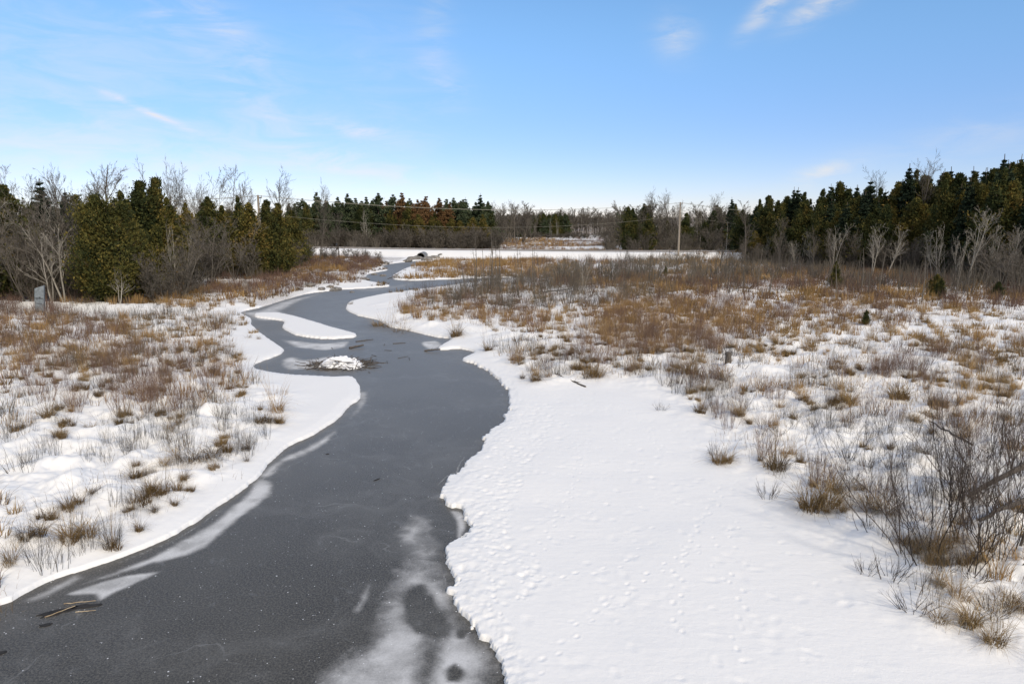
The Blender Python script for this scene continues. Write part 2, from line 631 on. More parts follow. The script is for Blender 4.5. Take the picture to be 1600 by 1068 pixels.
b.inputs['Specular IOR Level'].default_value = 0.22
b.inputs['Sheen Weight'].default_value = 0.36
b.inputs['Sheen Roughness'].default_value = 0.45
b.inputs['Sheen Tint'].default_value = (1, .97, .93, 1)
bp = t.add('ShaderNodeBump')
bp.inputs['Strength'].default_value = 0.12
bp.inputs['Distance'].default_value = 0.01
t.link(grain, bp.inputs['Height'])
t.link(bp.outputs[0], b.inputs['Normal'])
M['ice'] = m

M['grass'] = plant_mat('dead_grass', [(0, (.045, .030, .016)), (.35, (.13, .085, .036)), (.7, (.30, .20, .088)), (1, (.46, .34, .18))], rnd=.4, translucent=.15)
M['straw'] = plant_mat('golden_straw', [(0, (.16, .095, .036)), (.5, (.36, .225, .09)), (1, (.52, .37, .18))], rnd=.3, translucent=.15)
M['redtwig'] = plant_mat('russet_twig', [(0, (.070, .044, .037)), (.5, (.160, .098, .074)), (1, (.28, .20, .15))], rnd=.3)
M['greytwig'] = plant_mat('grey_twig', [(0, (.048, .041, .033)), (.5, (.102, .088, .070)), (1, (.19, .168, .138))], rnd=.3)
M['darktwig'] = plant_mat('dark_twig', [(0, (.028, .022, .019)), (.6, (.065, .052, .044)), (1, (.12, .095, .08))], rnd=.3)
M['bark'] = plant_mat('grey_bark', [(0, (.060, .052, .043)), (.5, (.115, .10, .083)), (1, (.21, .185, .155))], rnd=.5)
M['palebark'] = plant_mat('pale_bark', [(0, (.20, .18, .15)), (.5, (.32, .295, .25)), (1, (.42, .39, .34))], rnd=.3)
M['birchbark'] = plant_mat('birch_bark', [(0, (.40, .38, .34)), (1, (.66, .64, .60))], rnd=.3)
M['trunk'] = plant_mat('evergreen_trunk', [(0, (.07, .052, .04)), (1, (.17, .13, .10))], rnd=.4)
M['cedar'] = plant_mat('cedar_foliage', [(0, (.022, .030, .010)), (.32, (.070, .072, .019)), (.62, (.145, .126, .032)), (.87, (.23, .168, .044)), (1, (.30, .19, .058))], rnd=.35, translucent=.2)
M['darkcedar'] = plant_mat('dark_cedar_foliage', [(0, (.018, .030, .012)), (.5, (.056, .066, .020)), (.85, (.125, .110, .030)), (1, (.20, .15, .045))], rnd=.4, translucent=.2)
M['pine'] = plant_mat('pine_needles', [(0, (.024, .040, .022)), (.6, (.078, .102, .052)), (1, (.15, .17, .09))], rnd=.35, translucent=.15)
M['rust'] = plant_mat('rusty_needles', [(0, (.06, .040, .020)), (.5, (.17, .095, .042)), (1, (.26, .15, .065))], rnd=.35, translucent=.15)
M['spruce'] = plant_mat('spruce_needles', [(0, (.012, .022, .014)), (.6, (.032, .050, .028)), (1, (.06, .08, .04))], rnd=.3, translucent=.1)
M['snowcap'] = rough_mat('snow_cap', (.80, .81, .83), (.87, .875, .885), 9, .75)
M['pole'] = rough_mat('weathered_pole', (.24, .20, .155), (.38, .33, .27), 5, .85, (12, 12, .6))
M['wire'] = rough_mat('wire_metal', (.22, .21, .17), (.30, .28, .22), 3, .5)
M['insulator'] = rough_mat('insulator_glaze', (.22, .20, .19), (.34, .32, .30), 4, .3)
M['steel'] = rough_mat('galvanised_steel', (.14, .14, .14), (.24, .235, .22), 4, .6)
M['rock'] = rough_mat('grey_rock', (.10, .095, .088), (.27, .25, .23), 5, .9)
M['wood'] = rough_mat('dead_wood', (.055, .045, .038), (.14, .12, .10), 7, .9, (6, 6, 1))
M['palewood'] = rough_mat('pale_reed', (.30, .22, .13), (.50, .40, .27), 7, .9)
M['leaf'] = rough_mat('sodden_leaf', (.012, .011, .010), (.03, .026, .022), 9, .8)
M['boxgrey'] = rough_mat('weathered_panel', (.13, .15, .165), (.22, .25, .27), 3, .7)
M['boxdark'] = rough_mat('dark_slot', (.03, .035, .04), (.06, .065, .07), 4, .7)
m, t, b, out = mat_new('gravel_road')
oc = objc(t)
n = t.noise(oc, 1.2, 6, .7)
t.link(t.mix(t.mapr(n, .3, .7), (.26, .22, .18, 1), (.40, .36, .31, 1)), b.inputs['Base Color'])
b.inputs['Roughness'].default_value = .9
M['road'] = m

# ------------------------------------------------------------------ ground and ice sheets
rngG = np.random.default_rng(11)


def radii(lim=3500, q=1.0):
    r = [0.3]
    for v in np.linspace(1.2, 7.2, 8):
        r.append(v)
    while r[-1] < lim:
        x = r[-1]
        if x < 42:
            st = min(x * x / 7.0 * .00115, .0066 * x)
        elif x < 170:
            st = .0068 * x
        else:
            st = .03 * x
        r.append(x + st * q)
    return np.array(r)


def angles(nf, nc=60):
    a = np.linspace(-39.5, 39.5, nf)
    b = np.linspace(39.5, 320.5, nc + 2)[1:-1]
    return np.radians(np.concatenate([a, b]))


def polar(rr, aa):
    Rg, Ag = np.meshgrid(rr, aa, indexing='ij')
    X, Y = Rg * np.sin(Ag), Rg * np.cos(Ag)
    nr, na = Rg.shape
    i = np.arange(nr - 1)[:, None] * na
    j = np.arange(na)[None, :]
    j2 = (j + 1) % na
    F = np.stack([i + j, i + j2, i + na + j2, i + na + j], -1).reshape(-1, 4)
    return X, Y, F


rr, aa = radii(), angles(1000)
X, Y, F = polar(rr, aa)
Z, LIT, RD, MM = height(X.ravel(), Y.ravel())
Z = Z.reshape(X.shape)
# tracks and pockmarks in the snow slab
slab = crom(ats([(730, 1068), (720, 960), (720, 880), (740, 800), (740, 750), (800, 680), (820, 620), (900, 610), (1040, 640), (1090, 700),
                 (1180, 780), (1300, 880), (1420, 1000), (1450, 1068)], .1), 2)
edge = crom(ats([(735, 1030), (715, 930), (715, 870), (740, 830), (705, 775), (760, 715), (800, 650), (815, 625), (870, 640), (850, 700), (800, 790), (800, 850),
                 (850, 900), (800, 960), (800, 1060)], .1), 2)


def inside_samples(poly, n, rng, dens=None):
    lo, hi = poly.min(0), poly.max(0)
    out = []
    tot = 0
    tries = 0
    while tot < n and tries < 400:
        tries += 1
        p = rng.uniform(lo, hi, (max(n, 2000), 2))
        k = sdist(p[:, 0], p[:, 1], poly, 1.0) > 0
        if dens is not None:
            k &= rng.random(len(p)) < dens(p[:, 0], p[:, 1])
        p = p[k]
        out.append(p)
        tot += len(p)
    return np.concatenate(out)[:n]


def dimple(cx, cy, rad, dep, el=1.0, rot=0.0):
    r0, a0 = math.hypot(cx, cy), math.atan2(cx, cy)
    if abs(a0) > math.radians(39):
        return
    i0, i1 = np.searchsorted(rr, [r0 - 4 * rad, r0 + 4 * rad])
    da = 4 * rad / r0
    j0, j1 = np.searchsorted(aa[:1000], [a0 - da, a0 + da])
    if i1 <= i0 or j1 <= j0:
        return
    sx, sy = X[i0:i1, j0:j1] - cx, Y[i0:i1, j0:j1] - cy
    c, s = math.cos(rot), math.sin(rot)
    u, v = sx * c + sy * s, -sx * s + sy * c
    q = (u / (rad * el)) ** 2 + (v / rad) ** 2
    Z[i0:i1, j0:j1] += -dep * np.exp(-q) + dep * 0.18 * np.exp(-(np.sqrt(q) - 1.7) ** 2 * 3)


for p in inside_samples(slab, 420, rngG):
    dimple(p[0], p[1], rngG.uniform(.04, .10), rngG.uniform(.005, .013), rngG.uniform(1, 1.8), rngG.uniform(0, 3))
for p in inside_samples(edge, 620, rngG):
    dimple(p[0], p[1], rngG.uniform(.04, .09), rngG.uniform(.006, .016), rngG.uniform(1, 1.6), rngG.uniform(0, 3))
# animal trails across the slab
for (pa, pb, n) in (((800, 1040), (770, 790), 26), ((775, 1000), (790, 660), 40), ((1000, 870), (850, 930), 14), ((1060, 1000), (1110, 760), 22),
                    ((840, 1060), (1150, 820), 30), ((960, 640), (1060, 720), 18), ((900, 700), (830, 960), 26), ((1120, 900), (1180, 1050), 10)):
    A, B = np.array(at(*pa)), np.array(at(*pb))
    dn = B - A
    L = np.linalg.norm(dn)
    per = np.array((-dn[1], dn[0])) / L
    n = int(L / .28)
    for q in range(n):
        s = q / n
        c0 = A + dn * s + per * (.07 * (1 if q % 2 else -1) + .25 * math.sin(s * 5) + rngG.normal(0, .03))
        dimple(c0[0], c0[1], rngG.uniform(.03,.045), rngG.uniform(.008,.017), 1.5, math.atan2(dn[1], dn[0]))
# brown forest floor, roadside and field litter
xf, yf = X.ravel(), Y.ravel()
wood = (((xf < -20) & (yf > 57) & (polyline_dist(xf, yf, ROAD) > 9)) | ((xf > 25) & (yf > 95 - (xf - 25) * .55) & (yf > 50))).astype(float)
fieldz = smooth(150, 158, yf) * (1 - smooth(230, 290, yf)) * (xf > -20) * (xf < 60)
LIT = np.maximum(LIT, wood * (0.45 + .5 * (fbm(xf * .15, yf * .15, 90, 2) + .3)))
LIT = np.maximum(LIT, fieldz * (.62 + 1.2 * fbm(xf * .05, yf * .12, 91, 3)))
LIT = np.maximum(LIT, smooth(300, 330, np.hypot(xf, yf)) * .8)
LIT = LIT * smooth(6, 9.5, RD)
ground = mesh_np('ground', np.stack([X.ravel(), Y.ravel(), Z.ravel()], -1), F, {'litter': LIT}, True)
new_obj('ground', ground, M['snow'], kind='structure')

# ice
ra = [0.3, 3, 5, 7]
while ra[-1] < 145:
    x = ra[-1]
    ra.append(x + min(x * x / 7 * .0018, .012 * x))
ra = np.array(ra)
aI = angles(700, 40)
XI, YI, FI = polar(ra, aI)
xi, yi = XI.ravel(), YI.ravel()
frost = np.zeros(xi.shape)
FROST = [  # polygon (photo), softness m, strength
    ([(150, 905), (200, 884), (250, 862), (330, 818), (385, 772), (404, 748), (426, 752), (420, 775), (372, 812), (330, 848), (290, 868), (230, 882), (185, 897), (120, 915)], .13, .95),
    ([(105, 928), (150, 912), (200, 898), (252, 892), (200, 917), (158, 937), (150, 928)], .10, 1.2),
    ([(404, 742), (440, 716), (480, 698), (526, 671), (515, 690), (470, 714), (445, 722), (424, 745)], .16, .8),
    ([(38, 938), (80, 915), (118, 898), (132, 903), (95, 922), (60, 938)], .15, .8),
    ([(500, 1068), (545, 1030), (585, 980), (605, 950), (618, 915), (632, 880), (634, 830), (642, 812), (662, 806), (670, 830), (676, 860), (690, 900),
      (700, 940), (704, 965), (730, 985), (758, 1015), (775, 1040), (768, 1068), (740, 1150), (450, 1150)], .42, 1.0),
    ([(548, 955), (560, 935), (572, 912), (580, 914), (574, 938), (560, 957)], .12, .75),
    ([(703, 796), (724, 800), (729, 822), (718, 845), (712, 838), (713, 815)], .07, .75),
    ([(676, 780), (700, 745), (716, 730), (714, 745), (694, 778)], .15, .35),
    ([(440, 530), (500, 536), (545, 533), (538, 543), (505, 547), (465, 543)], .25, .9),
    ([(440, 562), (458, 557), (478, 562), (515, 556), (512, 570), (480, 577), (446, 576)], .3, .95),
    ([(560, 612), (576, 612), (574, 628), (560, 645), (545, 655), (555, 636)], .12, .5),
    ([(655, 535), (682, 532), (692, 540), (672, 546)], .15, .9),
    ([(376, 487), (400, 486), (445, 470), (505, 458), (470, 470), (440, 486), (470, 496), (440, 500), (400, 500)], .45, .75),
    ([(545, 452), (600, 448), (650, 440), (640, 447), (580, 456)], .4, .35),
    ([(350, 1068), (430, 1040), (470, 1020), (480, 1030), (430, 1080), (380, 1120)], .3, .22),
]
wx = fbm(xi * 1.3, yi * 1.3, 7, 3) * .5
wy = fbm(xi * 1.3, yi * 1.3, 8, 3) * .5
for pl, so, st in FROST:
    s = sdist(xi + wx * so * 2, yi + wy * so * 2, crom(ats(pl), 3), 3.0)
    frost = np.maximum(frost, st * smooth(-so * 1.1, so * 1.7, s))
for pl, so, st in [([(636, 925), (655, 915), (672, 940), (690, 965), (696, 990), (672, 993), (650, 985), (636, 965)], .22, 1.0),
                   ([(652, 1020), (668, 1000), (690, 1000), (684, 1030), (672, 1068), (650, 1080)], .3, .7),
                   ([(700, 1048), (712, 1040), (724, 1052), (716, 1062), (702, 1062)], .12, .9),
                   ([(640, 855), (662, 850), (672, 880), (660, 900), (642, 890)], .4, .35),
                   ([(716, 985), (726, 985), (724, 995), (716, 995)], .08, .8)]:
    s = sdist(xi + wx * so * 1.4, yi + wy * so * 1.4, crom(ats(pl), 3), 3.0)
    frost = frost * (1 - st * smooth(-so, so * .5, s))
# thin rime line a little off the near left bank
dr = sdist(xi, yi, river, 3.0) + fbm(xi * 3, yi * 3, 15, 2) * .12
frost = np.maximum(frost, .55 * np.exp(-((dr - .16) / .022) ** 2) * (yi < 24) * smooth(-.1, .15, fbm(xi * 1.1, yi * 1.1, 19, 2)))
new_obj('river_ice', mesh_np('river_ice', np.stack([xi, yi, np.zeros_like(xi)], -1), FI, {'frost': frost}, True), M['ice'], kind='structure')

# road: a ribbon lying on the bank top, snowy verges either side
RC = crom(ROAD, 12)[:12 * (len(ROAD) - 1)]
tn = norm(np.gradient(RC, axis=0))
pn = np.stack([-tn[:, 1], tn[:, 0]], -1)
V = []
offs = [-3.4, -2.9, -1.5, 0, 1.5, 2.4, 3.0]
for o in offs:
    q = RC + pn * o
    V.append(np.stack([q[:, 0], q[:, 1], np.full(len(q), 1.60 - .03 * abs(o))], -1))
V = np.stack(V, 1)
n, k = V.shape[:2]
i = np.arange(n - 1)[:, None] * k
j = np.arange(k - 1)[None, :]
Fr = np.stack([i + j, i + j + 1, i + k + j + 1, i + k + j], -1).reshape(-1, 4)
new_obj('road', mesh_np('road', V.reshape(-1, 3), Fr), M['road'], kind='structure')

# ------------------------------------------------------------------ plants: small ones
def blades(n, h, spread, lean, w, seg, rng, droop=.35, basedark=True):
    ph = rng.uniform(0, 2 * math.pi, n)
    r = spread * np.sqrt(rng.random(n))
    base = np.stack([r * np.cos(ph), r * np.sin(ph), np.full(n, -.03)], -1)
    ph2 = ph + rng.normal(0, .7, n)
    hh = h * rng.uniform(.45, 1.1, n)
    ll = hh * lean * rng.uniform(.2, 1.3, n)
    t = np.linspace(0, 1, seg + 1)[None, :]
    hx = ll[:, None] * (t ** 1.6)
    zz = hh[:, None] * (t - droop * rng.uniform(.3, 1.3, n)[:, None] * t ** 2.5)
    P = np.stack([base[:, 0:1] + np.cos(ph2)[:, None] * hx, base[:, 1:2] + np.sin(ph2)[:, None] * hx, base[:, 2:3] + zz], -1)
    R = np.broadcast_to(w * .5 * (1.05 - .85 * t), P.shape[:2]) * rng.uniform(.7, 1.3, n)[:, None]
    V, F, tn = tubes(P, R, 2, rng.random(n))
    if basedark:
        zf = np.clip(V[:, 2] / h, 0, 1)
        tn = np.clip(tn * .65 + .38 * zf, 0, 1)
    return V, F, tn


def twigs(n, h, spread, lean, rad, rng, k=5, kids=3, kids2=0, sides=3, wob=.10, up=.06, seeds=0):
    ph = rng.uniform(0, 2 * math.pi, n)
    r = spread * np.sqrt(rng.random(n))
    S = np.stack([r * np.cos(ph), r * np.sin(ph), np.full(n, -.03)], -1)
    ln = lean * rng.uniform(.1, 1.2, n)
    D = np.stack([np.cos(ph) * ln, np.sin(ph) * ln, np.ones(n)], -1)
    P, R = grow(S, D, h * rng.uniform(.5, 1.1, n), rad * rng.uniform(.6, 1.2, n), k, wob, up, rng)
    parts = [tubes(P, R, sides, rng.random(n))]
    if kids:
        S, D, L, RR = spawn(P, R, kids, .2, .95, .45, .5, rng, .6)
        P2, R2 = grow(S, D, L, RR, max(3, k - 1), wob, up * 1.5, rng)
        parts.append(tubes(P2, R2, sides, rng.random(len(S))))
        if kids2:
            S, D, L, RR = spawn(P2, R2, kids2, .2, .95, .5, .55, rng, .65)
            P3, R3 = grow(S, D, L, RR, 3, wob, up, rng)
            parts.append(tubes(P3, R3, min(sides, 3), rng.random(len(S))))
    return join(parts)


def proto(name, parts, mat):
    V, F, tn = parts
    me = mesh_np(name, V, F, {'tone': tn})
    me.materials.append(mat)
    return me


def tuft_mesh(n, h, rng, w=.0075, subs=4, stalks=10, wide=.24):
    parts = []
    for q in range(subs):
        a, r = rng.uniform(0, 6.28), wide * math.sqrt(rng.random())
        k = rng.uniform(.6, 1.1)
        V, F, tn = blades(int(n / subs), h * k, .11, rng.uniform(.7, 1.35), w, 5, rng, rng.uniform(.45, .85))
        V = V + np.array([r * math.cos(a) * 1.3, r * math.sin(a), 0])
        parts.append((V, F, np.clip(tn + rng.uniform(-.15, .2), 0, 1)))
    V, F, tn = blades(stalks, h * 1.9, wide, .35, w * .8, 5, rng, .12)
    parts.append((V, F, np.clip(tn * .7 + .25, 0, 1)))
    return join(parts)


rg = np.random.default_rng(5)
NEAR = {
    # name: list of (mesh) of nominal height ~1 m scale baked in
    'tuft': [proto('grass_tuft', tuft_mesh(330, .50, rg, subs=3 + q % 4, wide=.14 + .05 * q), M['grass']) for q in range(6)]
            + [proto('grass_tuft', tuft_mesh(170, .55, rg, subs=2, stalks=16, wide=.10), M['grass']) for _ in range(4)],
    'straw': [proto('straw_clump', tuft_mesh(110, .72, rg, subs=3, stalks=22, wide=.16), M['straw']) for _ in range(4)],
    'weed': [proto('dry_weed', twigs(13, .8, .18, .35, .0042, rg, 5, 4, 0), M['greytwig']) for _ in range(5)],
    'red': [proto('russet_shrub', twigs(26, 1.15, .30, .45, .0062, rg, 6, 4, 2), M['redtwig']) for _ in range(5)],
    'dark': [proto('dark_shrub', twigs(15, 1.5, .28, .5, .0080, rg, 7, 4, 3), M['darktwig']) for _ in range(4)],
    'lowdark': [proto('low_shrub', twigs(22, .42, .16, 1.1, .0052, rg, 5, 4, 2), M['darktwig']) for _ in range(3)],
}
# lighter versions for the middle distance and the far marsh: arrays merged into one mesh
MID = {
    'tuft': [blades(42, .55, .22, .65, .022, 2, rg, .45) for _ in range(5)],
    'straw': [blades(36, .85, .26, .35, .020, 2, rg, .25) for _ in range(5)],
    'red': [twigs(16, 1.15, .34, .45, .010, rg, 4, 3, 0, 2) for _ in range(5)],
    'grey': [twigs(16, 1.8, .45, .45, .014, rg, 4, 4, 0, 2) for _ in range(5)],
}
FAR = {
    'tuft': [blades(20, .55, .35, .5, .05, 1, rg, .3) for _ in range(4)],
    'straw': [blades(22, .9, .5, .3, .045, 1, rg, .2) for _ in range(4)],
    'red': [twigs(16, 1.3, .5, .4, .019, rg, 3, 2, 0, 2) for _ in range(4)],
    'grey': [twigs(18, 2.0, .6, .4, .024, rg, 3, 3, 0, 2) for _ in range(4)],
}


def merged(name, lib, pts, zs, sc_, rng, mat, lab, cat=None, kind='stuff', group=None):
    """one mesh of many clumps"""
    if len(pts) == 0:
        return
    which = rng.integers(0, len(lib), len(pts))
    Vs, Fs, Ts = [], [], []
    o = 0
    for q, (V, F, tn) in enumerate(lib):
        idx = np.where(which == q)[0]
        if len(idx) == 0:
            continue
        a = rng.uniform(0, 2 * math.pi, len(idx))
        c, s = np.cos(a)[:, None], np.sin(a)[:, None]
        S = sc_[idx][:, None]
        x = (V[None, :, 0] * c - V[None, :, 1] * s) * S + pts[idx, 0:1]
        y = (V[None, :, 0] * s + V[None, :, 1] * c) * S + pts[idx, 1:2]
        z = V[None, :, 2] * S * rng.uniform(.75, 1.2, (len(idx), 1)) + zs[idx][:, None]
        Vs.append(np.stack([x, y, z], -1).reshape(-1, 3))
        Fs.append((F[None] + (np.arange(len(idx)) * len(V))[:, None, None] + o).reshape(-1, F.shape[1]))
        Ts.append(np.clip(tn[None] * .7 + rng.uniform(0, .35, (len(idx), 1)), 0, 1).ravel())
        o += len(idx) * len(V)
    me = mesh_np(name, np.concatenate(Vs), np.concatenate(Fs), {'tone': np.concatenate(Ts)})
    new_obj(name, me, mat, None, lab, cat, group, kind)


def place(me, name, x, y, s, rot, label, cat, group, zs=None, z=None, tilt=0.0):
    o = bpy.data.objects.new(name, me)
    o.location = (x, y, h1(x, y) if z is None else z)
    o.rotation_euler = (tilt, 0, rot)
    o.scale = (s, s, s if zs is None else zs)
    COL.objects.link(o)
    tag(o, label, cat, group)
    return o


# hand-placed, distinct near plants: kind, px, py(base), scale, label
rp = random.Random(3)
SPEC = [
    ('tuft', 310, 722, 1.6, 'wide low brown sedge tuft on the left bank, darkest one near the snow strip'),
    ('tuft', 335, 733, .6, 'small brown tuft just right of the wide low sedge tuft on the left bank'),
    ('tuft', 388, 700, 1.15, 'tall bristling tuft closest to the ice bend on the left bank'),
    ('tuft', 384, 716, .55, 'low brown tuft at the foot of the tall bristling tuft near the ice bend'),
    ('straw', 430, 642, 1.5, 'golden upright clump at the tip of the left marsh beside smooth bank snow'),
    ('tuft', 408, 640, .6, 'small sprawling tuft left of the golden upright clump on the left bank'),
    ('tuft', 243, 778, 1.45, 'tall blond and brown tuft leaning right on the lower left bank'),
    ('tuft', 242, 796, .6, 'small brown tuft under the tall leaning one on the lower left bank'),
    ('tuft', 270, 786, .6, 'small round tuft right of the tall leaning tuft on the lower left bank'),
    ('tuft', 294, 765, .5, 'smallest brown tuft alone on snow above the left ice edge'),
    ('tuft', 201, 795, .5, 'flat little tuft left of the tall leaning tuft on the lower left bank'),
    ('tuft', 216, 822, .7, 'lone short brown tuft surrounded by clean snow at lower left'),
    ('tuft', 125, 845, 1.5, 'big shaggy yellow brown tuft near the lower left bank'),
    ('tuft', 48, 848, 1.1, 'shaggy tuft left of the big yellow brown one at lower left'),
    ('tuft', 12, 882, 1.0, 'brown tuft at the left picture edge above the frozen inlet'),
    ('tuft', 5, 940, 1.1, 'dark drooping tuft touching the ice at the bottom left'),
    ('tuft', 70, 815, .8, 'ragged brown tuft above the shaggy pair at lower left'),
    ('tuft', 75, 660, 1.5, 'broad mound of dark sedge on the far left marsh'),
    ('tuft', 838, 593, 1.7, 'round brown tuft at the right bank edge nearest the creek bend'),
    ('tuft', 818, 588, .85, 'smaller tuft pressed against the round brown one at the right bank edge'),
    ('tuft', 922, 587, 2.0, 'wide golden brown tuft rising from the snow above the fallen branch'),
    ('tuft', 905, 582, 1.0, 'upright tuft joined to the left of the wide golden brown one'),
    ('tuft', 995, 582, 1.4, 'dark base tuft with tall blades at the head of the snow slab'),
    ('tuft', 1075, 592, 2.4, 'long low russet hummock tuft left of the wooden stump'),
    ('tuft', 1108, 594, 2.0, 'low russet tuft directly below and left of the wooden stump'),
    ('lowdark', 1040, 605, 1.3, 'dark scrubby plant hanging over the head of the snow slab'),
    ('lowdark', 1032, 640, .9, 'small grey bushy sprig standing alone on the snow slab'),
    ('tuft', 1095, 648, 1.15, 'bristly pale tuft on the snow right of the small grey sprig'),
    ('tuft', 1086, 627, .6, 'short dark tuft behind the bristly pale one on the right slab'),
    ('tuft', 1155, 655, 1.2, 'low arched brown tuft on the right snow between two bare patches'),
    ('tuft', 1237, 658, .9, 'dark flattened tuft right of the low arched brown tuft'),
    ('tuft', 1130, 720, 1.1, 'blond tuft with spiky stems at the outer corner of the right marsh'),
    ('lowdark', 1118, 712, 1.2, 'spiky dark stems around the blond tuft at the right marsh corner'),
    ('tuft', 1212, 735, 1.8, 'double headed golden tuft left of the large willow on the right'),
    ('straw', 1232, 715, 1.0, 'thin tan reed bunch behind the double headed golden tuft'),
    ('lowdark', 1200, 775, 1.2, 'grey weedy sprig at the edge of the smooth right slab'),
    ('tuft', 1275, 795, 2.1, 'sprawling rust coloured tuft on the edge of the right slab'),
    ('tuft', 1308, 780, 1.2, 'straw coloured tuft behind the sprawling rust coloured one'),
    ('tuft', 1378, 805, 1.6, 'tall mixed tuft of tan grass and twigs left of the large willow'),
    ('tuft', 1418, 855, 1.0, 'short tufted clump just left of the willow foot'),
    ('tuft', 1462, 868, 1.2, 'grassy tuft growing inside the left stems of the large willow'),
    ('tuft', 1508, 890, .9, 'flattened orange brown tuft at the foot of the large willow'),
    ('lowdark', 1352, 893, .9, 'small grey sprig at left of a pair on the snow below the willow'),
    ('lowdark', 1392, 905, 1.3, 'wiry dark clump on the snow below the willow'),
    ('lowdark', 1520, 918, 1.2, 'low dark brushy plant directly under the large willow'),
    ('tuft', 1485, 975, 1.15, 'dark tuft with straw centre near the lower right slab edge'),
    ('lowdark', 1425, 955, 1.3, 'sprawling dark sprig left of the tuft with straw centre'),
    ('lowdark', 1550, 965, 1.2, 'wiry sprig between the two lowest tufts at lower right'),
    ('tuft', 1562, 1005, 1.1, 'dark matted tuft lowest of all at the lower right'),
    ('tuft', 1596, 958, 1.3, 'brown tuft cut by the right picture edge'),
    ('weed', 1445, 930, 1.1, 'thin seed stalks rising beside the lower right tufts'),
    ('weed', 1385, 850, 1.0, 'thin dry stalks at left edge of the right marsh'),
    ('tuft', 605, 503, 2.6, 'dark overhanging sedge on the bank at the second creek bend'),
    ('tuft', 622, 511, 2.3, 'dark sedge drooping over the ice just below the overhanging one'),
    ('tuft', 714, 522, 2.4, 'olive sedge mound standing in snow near the creek narrows'),
    ('tuft', 760, 545, 1.8, 'brown sedge knob right of the snowy point in the creek'),
    ('red', 838, 525, 1.4, 'reddish fan shaped shrub on open snow by the creek narrows'),
    ('tuft', 1405, 625, 1.9, 'rounded tawny tuft on a snow hummock at middle right'),
    ('tuft', 1320, 630, 2.3, 'wide tawny tuft with snow scoop at middle right'),
    ('tuft', 1455, 655, 1.2, 'brown tuft at the end of the thin leaning stick'),
]
PXY = []
NAMES = {'tuft': ('grass_tuft', 'grass tuft'), 'straw': ('straw_clump', 'grass clump'), 'weed': ('dry_weed', 'weed'), 'red': ('russet_shrub', 'shrub'),
         'dark': ('dark_shrub', 'shrub'), 'lowdark': ('low_shrub', 'shrub')}
GRP = {'tuft': 'sedge tufts on the creek banks', 'straw': 'straw clumps in the marsh', 'weed': 'dry weeds in the marsh', 'red': 'russet shrubs in the marsh',
       'dark': 'dark bare shrubs in the marsh', 'lowdark': 'low dark sprigs in the marsh'}
for (kd, px, py, s, lab) in SPEC:
    x, y = at(px, py, .25)
    PXY.append((x, y))
    me = rp.choice(NEAR[kd])
    place(me, NAMES[kd][0], x, y, s, rp.uniform(0, 6.28), lab, NAMES[kd][1], GRP[kd])

# the large willow on the right: many stems, three clumps
def willow(px, py, h, n, seed, label, lean=.55, rad=.016):
    r2 = np.random.default_rng(seed)
    x, y = at(px, py, .3)
    P = twigs(int(n * 1.9), h * 1.05, .8, lean * .8, rad * .70, r2, 9, 10, 7, 4, .16, .09)
    me = proto('willow_shrub', P, M['darktwig'])
    place(me, 'willow_shrub', x, y, 1, 0, label, 'shrub', 'bare willows by the right slab')


willow(1475, 880, 3.0, 13, 1, 'largest bare willow, dark dense twigs, lower right above smooth snow', .75, .018)
willow(1560, 860, 3.1, 14, 2, 'bare willow right of the largest one at the right picture edge', .6, .018)
willow(1530, 800, 2.7, 12, 3, 'bare willow behind the leaning grey log at far right', .5, .016)
willow(1400, 830, 2.0, 7, 4, 'slender bare willow left of the largest one', .6, .011)
willow(1600, 760, 2.6, 9, 8, 'bare willow behind the others at the right picture edge', .5, .014)
willow(1320, 705, 1.5, 6, 5, 'thin bare willow standing alone on snow between right hand tufts', .6, .009)
willow(1360, 735, 1.4, 6, 6, 'thin branching willow right of the one standing alone on snow', .6, .008)
willow(1283, 585, 1.3, 8, 7, 'fine twiggy willow in the middle right marsh', .5, .008)

# words that single a plant out by what it stands next to
LMK = [(535, 571, 'the beaver lodge'), (1137, 574, 'the wooden stump'), (1475, 880, 'the largest bare willow'), (838, 525, 'the reddish fan shaped shrub'),
       (1320, 705, 'the thin lone willow'), (920, 585, 'the golden tuft by the branch'), (125, 845, 'the big shaggy left tuft'),
       (243, 778, 'the tall leaning tuft'), (310, 722, 'the wide low sedge tuft'), (430, 640, 'the golden left tip clump'),
       (75, 660, 'the dark sedge mound'), (62, 488, 'the grey marker box'), (158, 488, 'the broadest cedar'), (700, 433, 'the reed islet'),
       (657, 404, 'the culvert'), (1060, 398, 'the weathered utility pole'), (1308, 450, 'the pointed marsh cedar'), (1155, 655, 'the low arched tuft'),
       (1275, 795, 'the rust coloured tuft'), (1405, 625, 'the rounded tawny tuft'), (1354, 508, 'the tiny brownish evergreen'), (712, 522, 'the olive sedge mound'),
       (785, 448, 'the thin snags left of centre'), (1522, 442, 'the large pale leaning tree'), (445, 418, 'the end of the left wood'), (1485, 975, 'the straw centred tuft'),
       (1085, 592, 'the long russet hummock tuft'), (388, 700, 'the tall bristling tuft'), (216, 822, 'the lone short tuft'), (48, 848, 'the shaggy tuft at far left'),
       (1130, 720, 'the blond spiky tuft'), (1212, 735, 'the double headed golden tuft'), (1040, 432, 'the tiny round evergreen'), (605, 505, 'the overhanging bank sedge'),
       (1600, 760, 'the rearmost bare willow'), (1380, 805, 'the tall twiggy tuft'), (1455, 655, 'the thin leaning stick'), (340, 487, 'the snowy cedar bank'),
       (12, 882, 'the left edge tuft'), (525, 452, 'the largest dark boulder'), (1562, 1005, 'the lowest matted tuft'), (1283, 585, 'the fine twiggy willow')]


